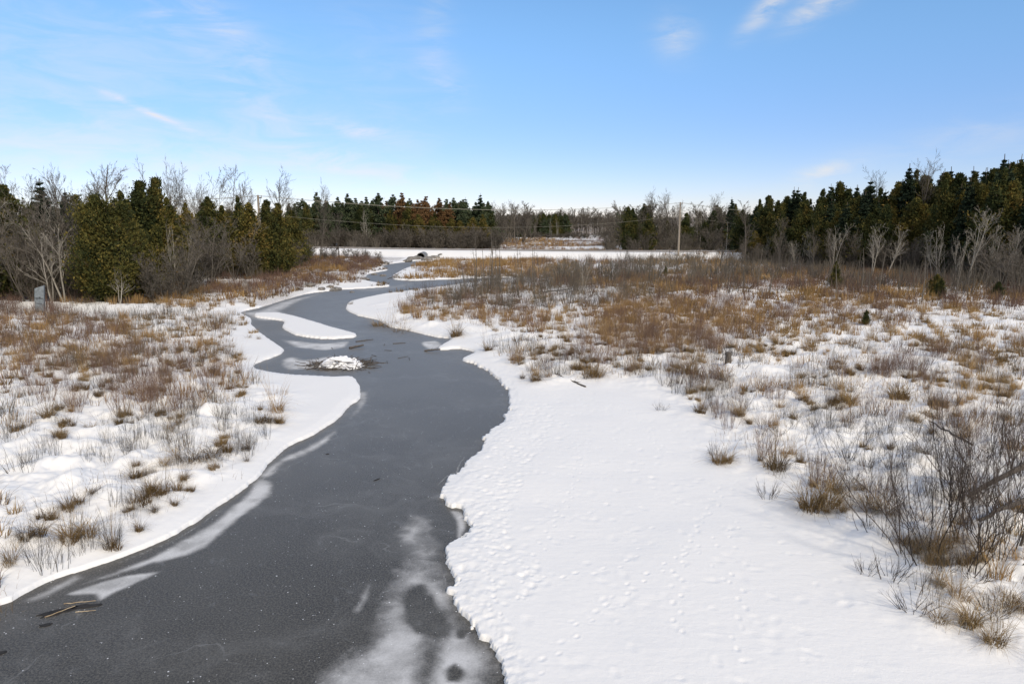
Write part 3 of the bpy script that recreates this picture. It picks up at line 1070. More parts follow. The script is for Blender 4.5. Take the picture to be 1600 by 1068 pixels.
def proj(x, y, z=.3):
    c, s_ = math.cos(PITCH), math.sin(PITCH)
    dz = z - CAMZ
    f_ = y * c - dz * s_
    u_ = y * s_ + dz * c
    return 800 + FPX * x / f_, 534 - FPX * u_ / f_


def beside(x, y):
    px, py = proj(x, y)
    b_ = min(LMK, key=lambda q: (q[0] - px) ** 2 + 2.2 * (q[1] - py) ** 2)
    dx, dy = px - b_[0], (py - b_[1]) * 1.5
    r_ = math.hypot(dx, dy)
    how = 'just ' if r_ < 38 else ('' if r_ < 95 else 'well ')
    if abs(dx) > 2.2 * abs(dy):
        w_ = 'left of' if dx < 0 else 'right of'
    elif abs(dy) > 2.2 * abs(dx):
        w_ = 'behind' if dy < 0 else 'in front of'
    else:
        w_ = ('behind and ' if dy < 0 else 'before and ') + ('left of' if dx < 0 else 'right of')
    return how + w_ + ' ' + b_[2]


# ---- scattered marsh growth
def clumpn(x, y, s, seed):
    return fbm(x * s, y * s, seed, 3) + .5


rs = np.random.default_rng(77)


def dens_common(x, y):
    return smooth(.42, .60, clumpn(x, y, .5, 100)) * .8 + .2


cand = {k: [] for k in ('tuft', 'straw', 'red', 'grey', 'weed', 'lowdark')}


def sow(kind, poly, per_m2, dens=None, z=.3, is_world=False):
    P = poly if is_world else crom(ats(poly, z), 2)
    lo, hi = P.min(0), P.max(0)
    n = int(np.prod(hi - lo) * per_m2)
    p = rs.uniform(lo, hi, (n, 2))
    k = sdist(p[:, 0], p[:, 1], P, 1.0) > 0
    # stay inside a wedge a bit wider than the view
    k &= (p[:, 1] > 4) & (np.abs(p[:, 0]) < p[:, 1] * .80 + 3)
    if dens is not None:
        k &= rs.random(n) < dens(p[:, 0], p[:, 1])
    p = p[k]
    k = (sdist(p[:, 0], p[:, 1], river, 2.0) < -.25) | (np.maximum(sdist(p[:, 0], p[:, 1], ISLES[1], 2), -1) > 0)
    cand[kind].append(p[k])


patch = lambda s, seed, lo, hi: (lambda x, y: smooth(lo, hi, clumpn(x, y, s, seed)))
LMp = [(-200, 488), (0, 490), (200, 495), (330, 490), (368, 490), (355, 530), (370, 560), (395, 595), (440, 612), (440, 650), (410, 700), (330, 755), (260, 800), (170, 850), (60, 890), (0, 915), (-200, 980)]
# left marsh
sow('weed', LMp, 4.05, patch(.45, 1, .38, .62))
sow('tuft', LMp, 0.744, patch(.6, 2, .40, .62))
LMu = [(-250, 495), (0, 495), (300, 500), (360, 530), (385, 590), (330, 640), (200, 660), (0, 640), (-250, 640)]
sow('red', LMu, 0.785, patch(.25, 3, .40, .62))
sow('straw', LMu, 1.15, patch(.3, 4, .46, .62))
sow('tuft', LMu, 0.595, patch(.6, 44, .42, .6))
sow('red', [(180, 560), (300, 545), (350, 590), (330, 640), (220, 650), (150, 610)], 1.14)
sow('red', [(-250, 490), (120, 492), (200, 520), (100, 560), (-250, 560)], 0.929)
# upper left: reddish brush band and tan reeds
ULp = [(-100, 478), (200, 480), (330, 484), (400, 470), (480, 450), (560, 440), (572, 424), (600, 410), (560, 402), (470, 400), (440, 412), (330, 440), (200, 455), (-100, 470)]
sow('red', ULp, 1.1, patch(.12, 5, .30, .5))
sow('straw', ULp, 0.65, patch(.15, 6, .38, .55))
sow('tuft', ULp, 0.65, patch(.15, 7, .38, .6))
sow('grey', [(300, 470), (380, 450), (450, 425), (470, 405), (600, 400), (590, 395), (440, 392), (300, 420), (200, 460)], 0.26, patch(.12, 8, .4, .6))
# right marsh, dense band
RMd = [(660, 462), (760, 447), (850, 438), (1000, 432), (1700, 428), (1700, 560), (1500, 545), (1300, 545), (1200, 560), (1050, 560), (930, 560), (860, 530), (780, 520), (720, 505), (640, 500), (620, 480)]
sow('red', RMd, 0.986, patch(.13, 9, .42, .60))
sow('straw', RMd, 1.07, patch(.16, 10, .42, .60))
sow('tuft', RMd, 0.994, patch(.3, 11, .38, .6))
sow('grey', [(640, 470), (760, 448), (850, 438), (1000, 430), (1700, 428), (1700, 465), (1400, 470), (1200, 460), (1000, 480), (860, 490), (760, 490), (680, 482)], 0.37, patch(.10, 12, .36, .52))
sow('red', [(940, 470), (1200, 470), (1250, 520), (1050, 560), (950, 540)], 1.27)
sow('straw', [(930, 500), (1000, 470), (1200, 480), (1160, 540), (960, 560)], 1.43)
sow('grey', [(690, 470), (720, 445), (780, 440), (880, 430), (960, 440), (900, 480), (800, 500), (740, 500)], 0.198)
sow('red', [(700, 490), (740, 450), (880, 440), (950, 470), (860, 520), (760, 510)], 0.255)
sow('weed', [(-100, 480), (110, 480), (330, 484), (330, 494), (130, 500), (-100, 500)], 1.6)
sow('red', [(-100, 478), (60, 478), (120, 488), (60, 500), (-100, 500)], 1.36)
sow('straw', [(100, 474), (330, 474), (330, 483), (100, 484)], 0.63)
# right marsh, looser lower part
RMl = [(760, 535), (860, 530), (930, 555), (1300, 545), (1700, 540), (1700, 1050), (1600, 990), (1500, 965), (1430, 920), (1390, 870), (1300, 810), (1240, 765), (1190, 725), (1130, 690), (1140, 665), (1070, 625), (1020, 595), (930, 583), (850, 588), (800, 565)]
sow('tuft', RMl, 1.2, patch(.45, 13, .42, .64))
sow('weed', RMl, 3.55, patch(.4, 14, .42, .62))
sow('straw', RMl, 0.986, patch(.35, 15, .48, .62))
sow('red', RMl, 0.812, patch(.3, 16, .44, .62))
sow('lowdark', RMl, 0.558, patch(.5, 17, .45, .6))
# far marsh up to the road bank
FRp = [(640, 428), (650, 412), (720, 406), (1000, 405), (1200, 404), (1700, 404), (1700, 430), (1000, 432), (850, 436), (760, 430), (700, 428)]
sow('straw', FRp, 0.756, patch(.07, 18, .34, .5))
sow('red', FRp, 0.396, patch(.07, 19, .42, .58))
sow('grey', [(860, 432), (900, 412), (1150, 404), (1700, 400), (1700, 430)], 0.18, patch(.06, 20, .42, .58))
# reed islets in the upper creek
sow('straw', [(618, 438), (640, 430), (700, 428), (790, 424), (880, 428), (760, 432), (700, 437)], 1.6)
sow('straw', [(648, 412), (700, 405), (850, 404), (850, 412), (700, 418)], 1.0)
# tangled sedge hanging over the upper creek banks
bk = river[(river[:, 1] > 37) & (river[:, 1] < 118)]
for q in range(5):
    jit = bk + rs.normal(0, .55, bk.shape)
    jit = jit[sdist(jit[:, 0], jit[:, 1], river, 2.0) < -.3]
    keepb = (np.maximum(sdist(jit[:, 0], jit[:, 1], LM, 3), -9) > -9) & (rs.random(len(jit)) < .8) | (jit[:, 1] > 60)
    cand['tuft'].append(jit[keepb & (fbm(jit[:, 0] * .3, jit[:, 1] * .3, 300, 2) > -.02)])
# field beyond the road
fieldw = np.array([(-30, 152), (70, 152), (90, 240), (-20, 290)], float)
sow('straw', fieldw, 0.32, patch(.04, 21, .36, .52), is_world=True)
sow('red', fieldw, 0.096, patch(.04, 22, .45, .55), is_world=True)
sow('red', np.array([(-140, 60), (-28, 60), (-34, 95), (-60, 130), (-200, 130)], float), .22, is_world=True)
sow('grey', np.array([(30, 100), (60, 66), (75, 50), (140, 50), (160, 130), (40, 122)], float), .13, is_world=True)
sow('tuft', np.array([(30, 100), (60, 66), (75, 50), (140, 50), (160, 130), (40, 122)], float), .2, is_world=True)

spec = np.array(PXY)
LIM = {'tuft': 300 - 58, 'straw': 290, 'red': 290, 'grey': 260, 'weed': 280, 'lowdark': 230}
STUFFN = {'tuft': ('sedge', 'low brown sedge spread through the snowy marsh'), 'straw': ('marsh_grass', 'tan straw coloured grass spread over the marsh'),
          'red': ('brushwood', 'russet brushwood covering the marsh'), 'grey': ('thicket', 'grey leafless thicket across the far marsh'),
          'weed': ('weeds', 'thin dry weeds scattered over snow'), 'lowdark': ('sprigs', 'low dark sprigs scattered over snow')}
MATK = {'tuft': 'grass', 'straw': 'straw', 'red': 'redtwig', 'grey': 'greytwig', 'weed': 'greytwig', 'lowdark': 'darktwig'}
NEAR['grey'] = [proto('grey_shrub', twigs(16, 1.8, .40, .45, .009, rg, 6, 4, 3), M['greytwig']) for _ in range(4)]
NAMES['grey'] = ('grey_shrub', 'shrub')
LABR = {'tuft': 'brown sedge tuft', 'straw': 'straw coloured clump', 'red': 'russet shrub', 'grey': 'grey shrub', 'weed': 'dry weed', 'lowdark': 'dark sprig'}
FARLIM = 62
scl = {'tuft': (.55, 1.15), 'straw': (.6, 1.1), 'red': (.5, 1.05), 'grey': (.55, 1.3), 'weed': (.5, 1.15), 'lowdark': (.6, 1.2)}
for kd, lst in cand.items():
    if not lst:
        continue
    p = np.concatenate(lst)
    d = np.hypot(p[:, 0], p[:, 1])
    dd = np.min(np.hypot(p[:, 0:1] - spec[None, :, 0], p[:, 1:2] - spec[None, :, 1]), axis=1)
    keep = dd > .35
    p, d = p[keep], d[keep]
    o = np.argsort(d)
    p, d = p[o], d[o]
    z = H(p[:, 0], p[:, 1])
    s = rs.uniform(*scl[kd], len(p))
    inview = np.abs(p[:, 0]) < p[:, 1] * .745
    near = np.zeros(len(p), bool)
    near[np.where(inview)[0][:LIM[kd]]] = True
    for i in np.where(near)[0]:
        u_ = (s[i] - scl[kd][0]) / (scl[kd][1] - scl[kd][0])
        lab = ('low ' if u_ < .33 else 'tall ' if u_ > .67 else '') + LABR[kd] + ' ' + beside(p[i, 0], p[i, 1])
        side = 'left' if p[i, 0] < -2 - p[i, 1] * .12 else 'right'
        ob = place(NEAR[kd][rs.integers(len(NEAR[kd]))], NAMES[kd][0], p[i, 0], p[i, 1], float(s[i]), float(rs.uniform(0, 6.28)), lab, NAMES[kd][1],
                   NAMES[kd][1] + 's of the %s marsh: ' % side + NAMES[kd][0].replace('_', ' '), z=float(z[i]))
    rest = ~near
    mk = rest & (d <= FARLIM)
    fk = rest & (d > FARLIM)
    nm, lb = STUFFN[kd]
    libm = MID.get(kd, MID['tuft'] if kd != 'weed' else [twigs(9, .8, .18, .35, .007, rg, 4, 3, 0, 2) for _ in range(4)])
    if kd == 'lowdark':
        libm = [twigs(14, .42, .16, 1.1, .008, rg, 4, 3, 0, 2) for _ in range(3)]
    libf = FAR.get(kd, libm)
    merged(nm, libm, p[mk], z[mk], s[mk], rs, M[MATK[kd]], lb + ', middle distance', nm.replace('_', ' '))
    merged('far_' + nm, libf, p[fk], z[fk], s[fk], rs, M[MATK[kd]], lb + ', far off', nm.replace('_', ' '))
    print(kd, len(p), 'near', near.sum(), 'mid', mk.sum(), 'far', fk.sum())

# fine loose blades and stems between the tufts, too many to count
cand = {'fine': []}
for poly_, dn_ in ((LMp, 3.0), (RMl, 3.0), (RMd, 2.0)):
    P = crom(ats(poly_, .3), 2)
    lo, hi = P.min(0), P.max(0)
    p = rs.uniform(lo, hi, (int(np.prod(hi - lo) * dn_), 2))
    kk = (sdist(p[:, 0], p[:, 1], P, 1.0) > 0) & (p[:, 1] > 4) & (np.abs(p[:, 0]) < p[:, 1] * .78 + 3) & (sdist(p[:, 0], p[:, 1], river, 2.0) < -.3)
    kk &= rs.random(len(p)) < smooth(.36, .60, clumpn(p[:, 0], p[:, 1], .4, 210))
    cand['fine'].append(p[kk])
p = np.concatenate(cand['fine'])
d = np.hypot(p[:, 0], p[:, 1])
p = p[d < 75]
d = d[d < 75]
z = H(p[:, 0], p[:, 1])
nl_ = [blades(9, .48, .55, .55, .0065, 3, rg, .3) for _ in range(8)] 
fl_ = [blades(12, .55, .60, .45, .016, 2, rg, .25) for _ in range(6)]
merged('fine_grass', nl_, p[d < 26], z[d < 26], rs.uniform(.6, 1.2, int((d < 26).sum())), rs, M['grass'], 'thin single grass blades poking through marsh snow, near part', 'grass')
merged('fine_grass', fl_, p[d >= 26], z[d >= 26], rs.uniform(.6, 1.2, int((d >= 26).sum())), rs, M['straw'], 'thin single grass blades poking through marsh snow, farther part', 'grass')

# ------------------------------------------------------------------ trees
def leaves(C, sz, rng, outward=None, tone=None, flat=0.0):
    """small triangular sprays at centres C"""
    n = len(C)
    a = norm(rng.normal(0, 1, (n, 3)) * np.array([1, 1, 1 - flat]) + (outward if outward is not None else 0))
    b = norm(np.cross(a, rng.normal(0, 1, (n, 3)) + np.array([0, 0, 1.5 * flat])))
    s = (sz * rng.uniform(.6, 1.4, n))[:, None]
    V = np.stack([C - b * s * .42 - a * s * .4, C + b * s * .42 - a * s * .4, C + a * s * .9 + b * s * .1], 1).reshape(-1, 3)
    F = np.arange(3 * n).reshape(-1, 3)
    return V, F, np.repeat(tone if tone is not None else rng.random(n), 3)


def along(P, m, rng, t0=.15):
    n, k, _ = P.shape
    idx = np.repeat(np.arange(n), m)
    t = rng.uniform(t0, 1, n * m) * (k - 1)
    i = np.minimum(t.astype(int), k - 2)
    f = (t - i)[:, None]
    return P[idx, i] * (1 - f) + P[idx, i + 1] * f, idx, norm(P[idx, i + 1] - P[idx, i])


def trunk_line(h, r, rng, k=9, lean=.03):
    S = np.array([[0., 0, -.2]])
    return grow(S, np.array([[rng.normal(0, lean), rng.normal(0, lean), 1]]), np.array([h]), np.array([r]), k, .025, .05, rng, .15)


def make_cedar(h, w, rng, nb=120, nl=70, sz=.22, bottom=.05, lump=.35, lead=3):
    parts_t, Bs, RBs = [], [], []
    for q in range(lead):
        a = rng.uniform(0, 6.28)
        hq = h * (.96 if q == 0 else rng.uniform(.68, .93))
        P, R = trunk_line(hq, .05 + h * .010, rng)
        off = np.array([math.cos(a), math.sin(a), 0]) * w * (0 if q == 0 else rng.uniform(.16, .30))
        P = P + off * np.linspace(.15, 1, P.shape[1])[None, :, None]
        parts_t.append(tubes(P, R, 7, np.array([.5])))
        n_ = nb // lead + (nb // 6 if q == 0 else 0)
        t = np.sort(rng.uniform(bottom, .99, n_))
        f = t * (P.shape[1] - 1)
        i = np.minimum(f.astype(int), P.shape[1] - 2)
        fr = (f - i)[:, None]
        S = P[0, i] * (1 - fr) + P[0, i + 1] * fr
        ph = rng.uniform(0, 2 * math.pi, n_)
        wq = w * (1 if q == 0 else .72)
        prof = wq * .5 * np.clip(1.03 - t, 0, 1) ** (.62 if w > 5 else .85) * 1.1 * smooth(-.3, .25, t) * (1 + lump * (rng.random(n_) - .45)) * (1 + .30 * np.sin(t * 17 + ph * 2 + q))
        D = np.stack([np.cos(ph), np.sin(ph), np.full(n_, .45) + t ** 3 * 1.4], -1)
        B, RB = grow(S, D, np.maximum(prof, .10) * 1.15, np.full(n_, .028), 5, .12, .14, rng)
        Bs.append(B)
        RBs.append(RB)
    B, RB = np.concatenate(Bs), np.concatenate(RBs)
    C, idx, tang = along(B, nl, rng, .25)
    L_ = np.linalg.norm(B[:, -1] - B[:, 0], axis=1)
    C = C + rng.normal(0, 1, C.shape) * (.03 + .14 * L_[idx])[:, None]
    bt = rng.random(len(B))
    tone = np.clip(bt[idx] * .6 + rng.random(len(idx)) * .45 - .05, 0, 1)
    V, F, tn = leaves(C, sz * np.clip(.45 + .7 * L_[idx], .45, 1), rng, tang * .9 + np.array([0, 0, .5]), tone)
    return join(parts_t), tubes(B, RB, 3), (V, F, tn)


def make_spruce(h, w, rng, sz=.24, tiers=26):
    P, R = trunk_line(h, .06 + h * .011, rng, lean=.01)
    tr = tubes(P, R, 7, np.array([.4]))
    S, D, L = [], [], []
    for q in range(tiers):
        t = .07 + .90 * q / tiers
        m = 9 if t < .8 else 6
        for _ in range(m):
            a = rng.uniform(0, 6.28)
            S.append(P[0, 0] * (1 - t) + P[0, -1] * t + np.array([0, 0, rng.uniform(-.15, .15)]))
            D.append((math.cos(a), math.sin(a), -.05 + .35 * t))
            L.append(w * .5 * (1.0 - t) ** .9 * rng.uniform(.7, 1.2))
    S, D, L = map(np.array, (S, D, L))
    B, RB = grow(S, D, np.maximum(L, .08), np.full(len(L), .022), 5, .05, -.01, rng)
    C, idx, tang = along(B, 55, rng, .1)
    L_ = np.linalg.norm(B[:, -1] - B[:, 0], axis=1)
    C = C + rng.normal(0, 1, C.shape) * np.array([.13, .13, .07]) * np.clip(L_[idx] * 2, .25, 1)[:, None]
    V, F, tn = leaves(C, sz * np.clip(.4 + .7 * L_[idx], .4, 1), rng, tang * .8, np.clip(rng.random(len(C)), 0, 1), .3)
    return tr, tubes(B, RB, 3), (V, F, tn)


def make_pine(h, w, rng, sz=.26, clear=.35):
    P, R = trunk_line(h, .08 + h * .012, rng, lean=.03)
    tr = tubes(P, R, 7, np.array([.5]))
    S, D, L = [], [], []
    t = clear
    while t < .99:
        for _ in range(rng.integers(4, 7)):
            a = rng.uniform(0, 6.28)
            S.append(P[0, 0] * (1 - t) + P[0, -1] * t)
            D.append((math.cos(a), math.sin(a), .15 + .5 * (t - clear)))
            L.append(w * .5 * (1.02 - t) ** .85 * rng.uniform(.35, 1.35) * 1.25)
        t += rng.uniform(.035, .06)
    S, D, L = map(np.array, (S, D, L))
    B, RB = grow(S, D, L, np.full(len(L), .03), 5, .10, .10, rng)
    s2, d2, l2, r2 = spawn(B, RB, 4, .4, 1, .6, .35, rng)
    B2, RB2 = grow(s2, d2, np.maximum(l2, .12), r2, 3, .1, .12, rng)
    C, idx, tang = along(B2, 26, rng, .2)
    tp_ = np.clip((1 - C[:, 2] / h) * 5, .3, 1)
    C = C + rng.normal(0, 1, C.shape) * np.array([.24, .24, .16]) * tp_[:, None]
    V, F, tn = leaves(C, sz * (.4 + .6 * tp_), rng, tang * .3 + np.array([0, 0, .4]), None, .2)
    return tr, join([tubes(B, RB, 3), tubes(B2, RB2, 3)]), (V, F, tn)


def make_bare(h, rng, stems=1, limbs=16, spread=.55, r=None, start=.3, dense=(5, 5, 0), up=.06, twr=.012):
    r = r or .02 + h * .011
    ph = rng.uniform(0, 6.28, stems)
    lean = 0.04 if stems == 1 else .28
    S = np.stack([np.cos(ph) * .12 * (stems > 1), np.sin(ph) * .12 * (stems > 1), np.full(stems, -.15)], -1)
    D = np.stack([np.cos(ph) * lean, np.sin(ph) * lean, np.ones(stems)], -1)
    P, R = grow(S, D, h * rng.uniform(.8, 1.0, stems) if stems > 1 else np.array([h]), np.full(stems, r), 10, .05, .05, rng, .14)
    tr = tubes(P, R, 7, rng.random(stems))
    s, d, l, q = spawn(P, R, limbs, start, .97, spread, .42, rng, .55, .2, .55)
    B, RB = grow(s, d, l, np.maximum(q, twr * 1.3), 7, .11, up, rng, .3)
    parts = [tubes(B, RB, 4, rng.random(len(s)))]
    for lv, m in enumerate(dense):
        if not m:
            continue
        s, d, l, q = spawn(B, RB, m, .2, .98, .55, .48, rng, .6, .25, .4)
        B, RB = grow(s, d, l, np.maximum(q, twr), 4, .13, up, rng, .4)
        parts.append(tubes(B, RB, 3, rng.random(len(s))))
    return tr, join(parts)


def make_snag(h, rng):
    P, R = trunk_line(h, .035 + h * .006, rng, lean=.05)
    tr = tubes(P, R, 6, np.array([.5]))
    s, d, l, q = spawn(P, R, 9, .35, .95, 1.1, .13, rng, .4)
    B, RB = grow(s, d, l, np.maximum(q, .012), 3, .1, .05, rng)
    return tr, tubes(B, RB, 3)


rt = np.random.default_rng(42)
TREES = {}
ORD_ = ['third', 'fourth', 'fifth', 'sixth', 'seventh', 'eighth', 'second', 'first']


def reg(kind, nm, parts, mats, names):
    ms = []
    for prt, mt, n_ in zip(parts, mats, names):
        ms.append((n_, proto(n_, prt, M[mt])))
    TREES.setdefault(kind, []).append((nm, ms))


for q in range(5):
    tr, br, fo = make_cedar(9, [4.0, 3.4, 4.4, 3.0, 3.7][q], rt, 165, 115, .17, .04, .65, 1 + q % 3)
    for kd, mt in (('cedar', 'cedar'), ('darkcedar', 'darkcedar')):
        reg(kd, 'cedar_tree', (tr, br, fo), ('trunk', 'trunk', mt), ('trunk', 'branches', 'foliage'))
for q in range(2):
    tr, br, fo = make_cedar(9, 5.6, rt, 260, 200, .155, .02, .7, 4)
    reg('bigcedar', 'cedar_tree', (tr, br, fo), ('trunk', 'trunk', 'cedar'), ('trunk', 'branches', 'foliage'))
for q in range(3):
    tr, br, fo = make_spruce(12, [5.6, 4.4, 6.2][q], rt)
    reg('spruce', 'spruce_tree', (tr, br, fo), ('trunk', 'trunk', 'spruce'), ('trunk', 'branches', 'foliage'))
for q in range(4):
    tr, br, fo = make_pine(12, [6.0, 4.6, 6.8, 5.2][q], rt, .24, [.15, .25, .18, .08][q])
    for kd, mt in (('pine', 'pine'), ('rust', 'rust')):
        reg(kd, 'pine_tree', (tr, br, fo), ('trunk', 'trunk', mt), ('trunk', 'branches', 'foliage'))
for q in range(5):
    tr, br = make_bare(10, rt, 1, 22, .55, None, .25, (7, 5, 0), .06, .010)
    reg('bare', 'bare_tree', (tr, br), ('bark', 'bark'), ('trunk', 'branches'))
for q in range(4):
    tr, br = make_bare(10, rt, 3, 13, .45, .07, .25, (6, 5, 0), .06, .010)
    reg('multi', 'bare_tree', (tr, br), ('bark', 'bark'), ('trunk', 'branches'))
for q in range(3):
    tr, br = make_bare(10, rt, 2, 12, .5, .10, .3, (4, 4, 0))
    reg('pale', 'pale_tree', (tr, br), ('palebark', 'palebark'), ('trunk', 'branches'))
for q in range(3):
    tr, br = make_bare(10, rt, 1, 14, .5, .10, .35, (4, 3, 0))
    reg('birch', 'birch_tree', (tr, br), ('birchbark', 'greytwig'), ('trunk', 'branches'))
for q in range(4):
    tr, br = make_bare(10, rt, 1 + q % 2, 18, .55, .12, .22, (6, 4, 0), .06, .030)
    reg('farbare', 'hardwood_tree', (tr, br), ('greytwig', 'greytwig'), ('trunk', 'branches'))
for q in range(4):
    tr, br = make_bare(4.5, rt, 9, 9, .5, .028, .08, (6, 5, 0), .05, .012)
    reg('bush', 'leafless_bush', (tr, br), ('greytwig', 'greytwig'), ('trunk', 'branches'))
for q in range(3):
    tr, br = make_snag(5, rt)
    reg('snag', 'dead_snag', (tr, br), ('bark', 'bark'), ('trunk', 'branches'))
NOM = {'farbare': 10, 'cedar': 9, 'darkcedar': 9, 'bigcedar': 9, 'spruce': 12, 'pine': 12, 'rust': 12, 'bare': 10, 'multi': 10, 'pale': 10, 'birch': 10, 'bush': 4.5, 'snag': 5}
CAT = {'farbare': 'hardwood', 'cedar': 'cedar tree', 'darkcedar': 'cedar tree', 'bigcedar': 'cedar tree', 'spruce': 'spruce tree', 'pine': 'pine tree', 'rust': 'pine tree', 'bare': 'bare tree',
       'multi': 'bare tree', 'pale': 'bare tree', 'birch': 'birch tree', 'bush': 'bush', 'snag': 'dead tree'}


TMK = [(158, 'the broadest cedar'), (238, 'the highest dark left cedar'), (300, 'the spreading middle bare crown'), (345, 'the pointed middle left cedars'), (412, 'the small pole top'),
       (446, 'the lone round bare crown'), (20, 'the forked tree at far left'), (60, 'the grey marker box'), (103, 'the grey green conifer'), (492, 'the twin stemmed tree'), (545, 'the left dark pines'),
       (610, 'the broadest rusty pine'), (668, 'the last rusty pine'), (750, 'the tallest pointed spruce'), (800, 'the rounded skyline crowns'), (840, 'the low far evergreens'), (900, 'the middle of the far hill'),
       (940, 'the right end of the far field'), (987, 'the forked white birch'), (1060, 'the weathered utility pole'), (1110, 'the pale branching trees'), (1148, 'the pointed dark spruce'), (1178, 'the leftmost tall evergreen'),
       (1243, 'the thin pointed tip'), (1308, 'the small marsh cedar'), (1370, 'the brushy pale trees'), (1424, 'the high pointed spruce'), (1476, 'the slender forked tree'), (1522, 'the large pale leaning tree'),
       (1578, 'the tallest right hand evergreen')]
TROW = {}


def where(kind, px, Y, h, desc):
    b_ = min(TMK, key=lambda q: abs(q[0] - px))
    d_ = px - b_[0]
    w_ = 'level with' if abs(d_) < 6 else ('close ' if abs(d_) < 16 else '') + ('left of' if d_ < 0 else 'right of')
    r_ = h / NOM[kind]
    return desc, ('low ' if r_ < .62 else 'tall ' if r_ > 1.0 else ''), w_ + ' ' + b_[1]


def mtree(kind, px, top, Y, label, group, ws=1.0, var=None):
    zt = CAMZ + ray(px, top)[2] / ray(px, top)[1] * Y
    desc, sz_, w_ = where(kind, px, Y, zt, label)
    return tree(kind, px, top, Y, sz_ + desc + ', ' + w_, group, ws, var)


def tree(kind, px, top, Y, label, group, ws=1.0, var=None, tilt=0.0):
    """px, top: photo pixel of the top; Y: metres from the camera"""
    d = ray(px, top)
    x = d[0] / d[1] * Y
    zt = CAMZ + d[2] / d[1] * Y
    z0 = h1(x, Y)
    return tree_at(kind, x, Y, z0, zt - z0, label, group, ws, var, tilt)


def tree_at(kind, x, y, z0, h, label, group, ws=1.0, var=None, tilt=0.0):
    nm, parts = TREES[kind][rt.integers(len(TREES[kind])) if var is None else var]
    e = bpy.data.objects.new(nm, None)
    e.empty_display_size = .3
    COL.objects.link(e)
    e.location = (x, y, z0)
    s = h / NOM[kind] * (1.06 if kind in ('cedar', 'darkcedar', 'bigcedar', 'spruce', 'pine', 'rust') else 1.0)
    sw = (s * .65 + .35) * ws if kind not in ('snag',) else 1
    e.scale = (sw, sw, s)
    e.rotation_euler = (0, tilt, rt.uniform(0, 6.28) if not tilt else 0)
    tag(e, label, CAT[kind], group)
    for pn_, me in parts:
        o = bpy.data.objects.new(pn_, me)
        COL.objects.link(o)
        o.parent = e
    return e


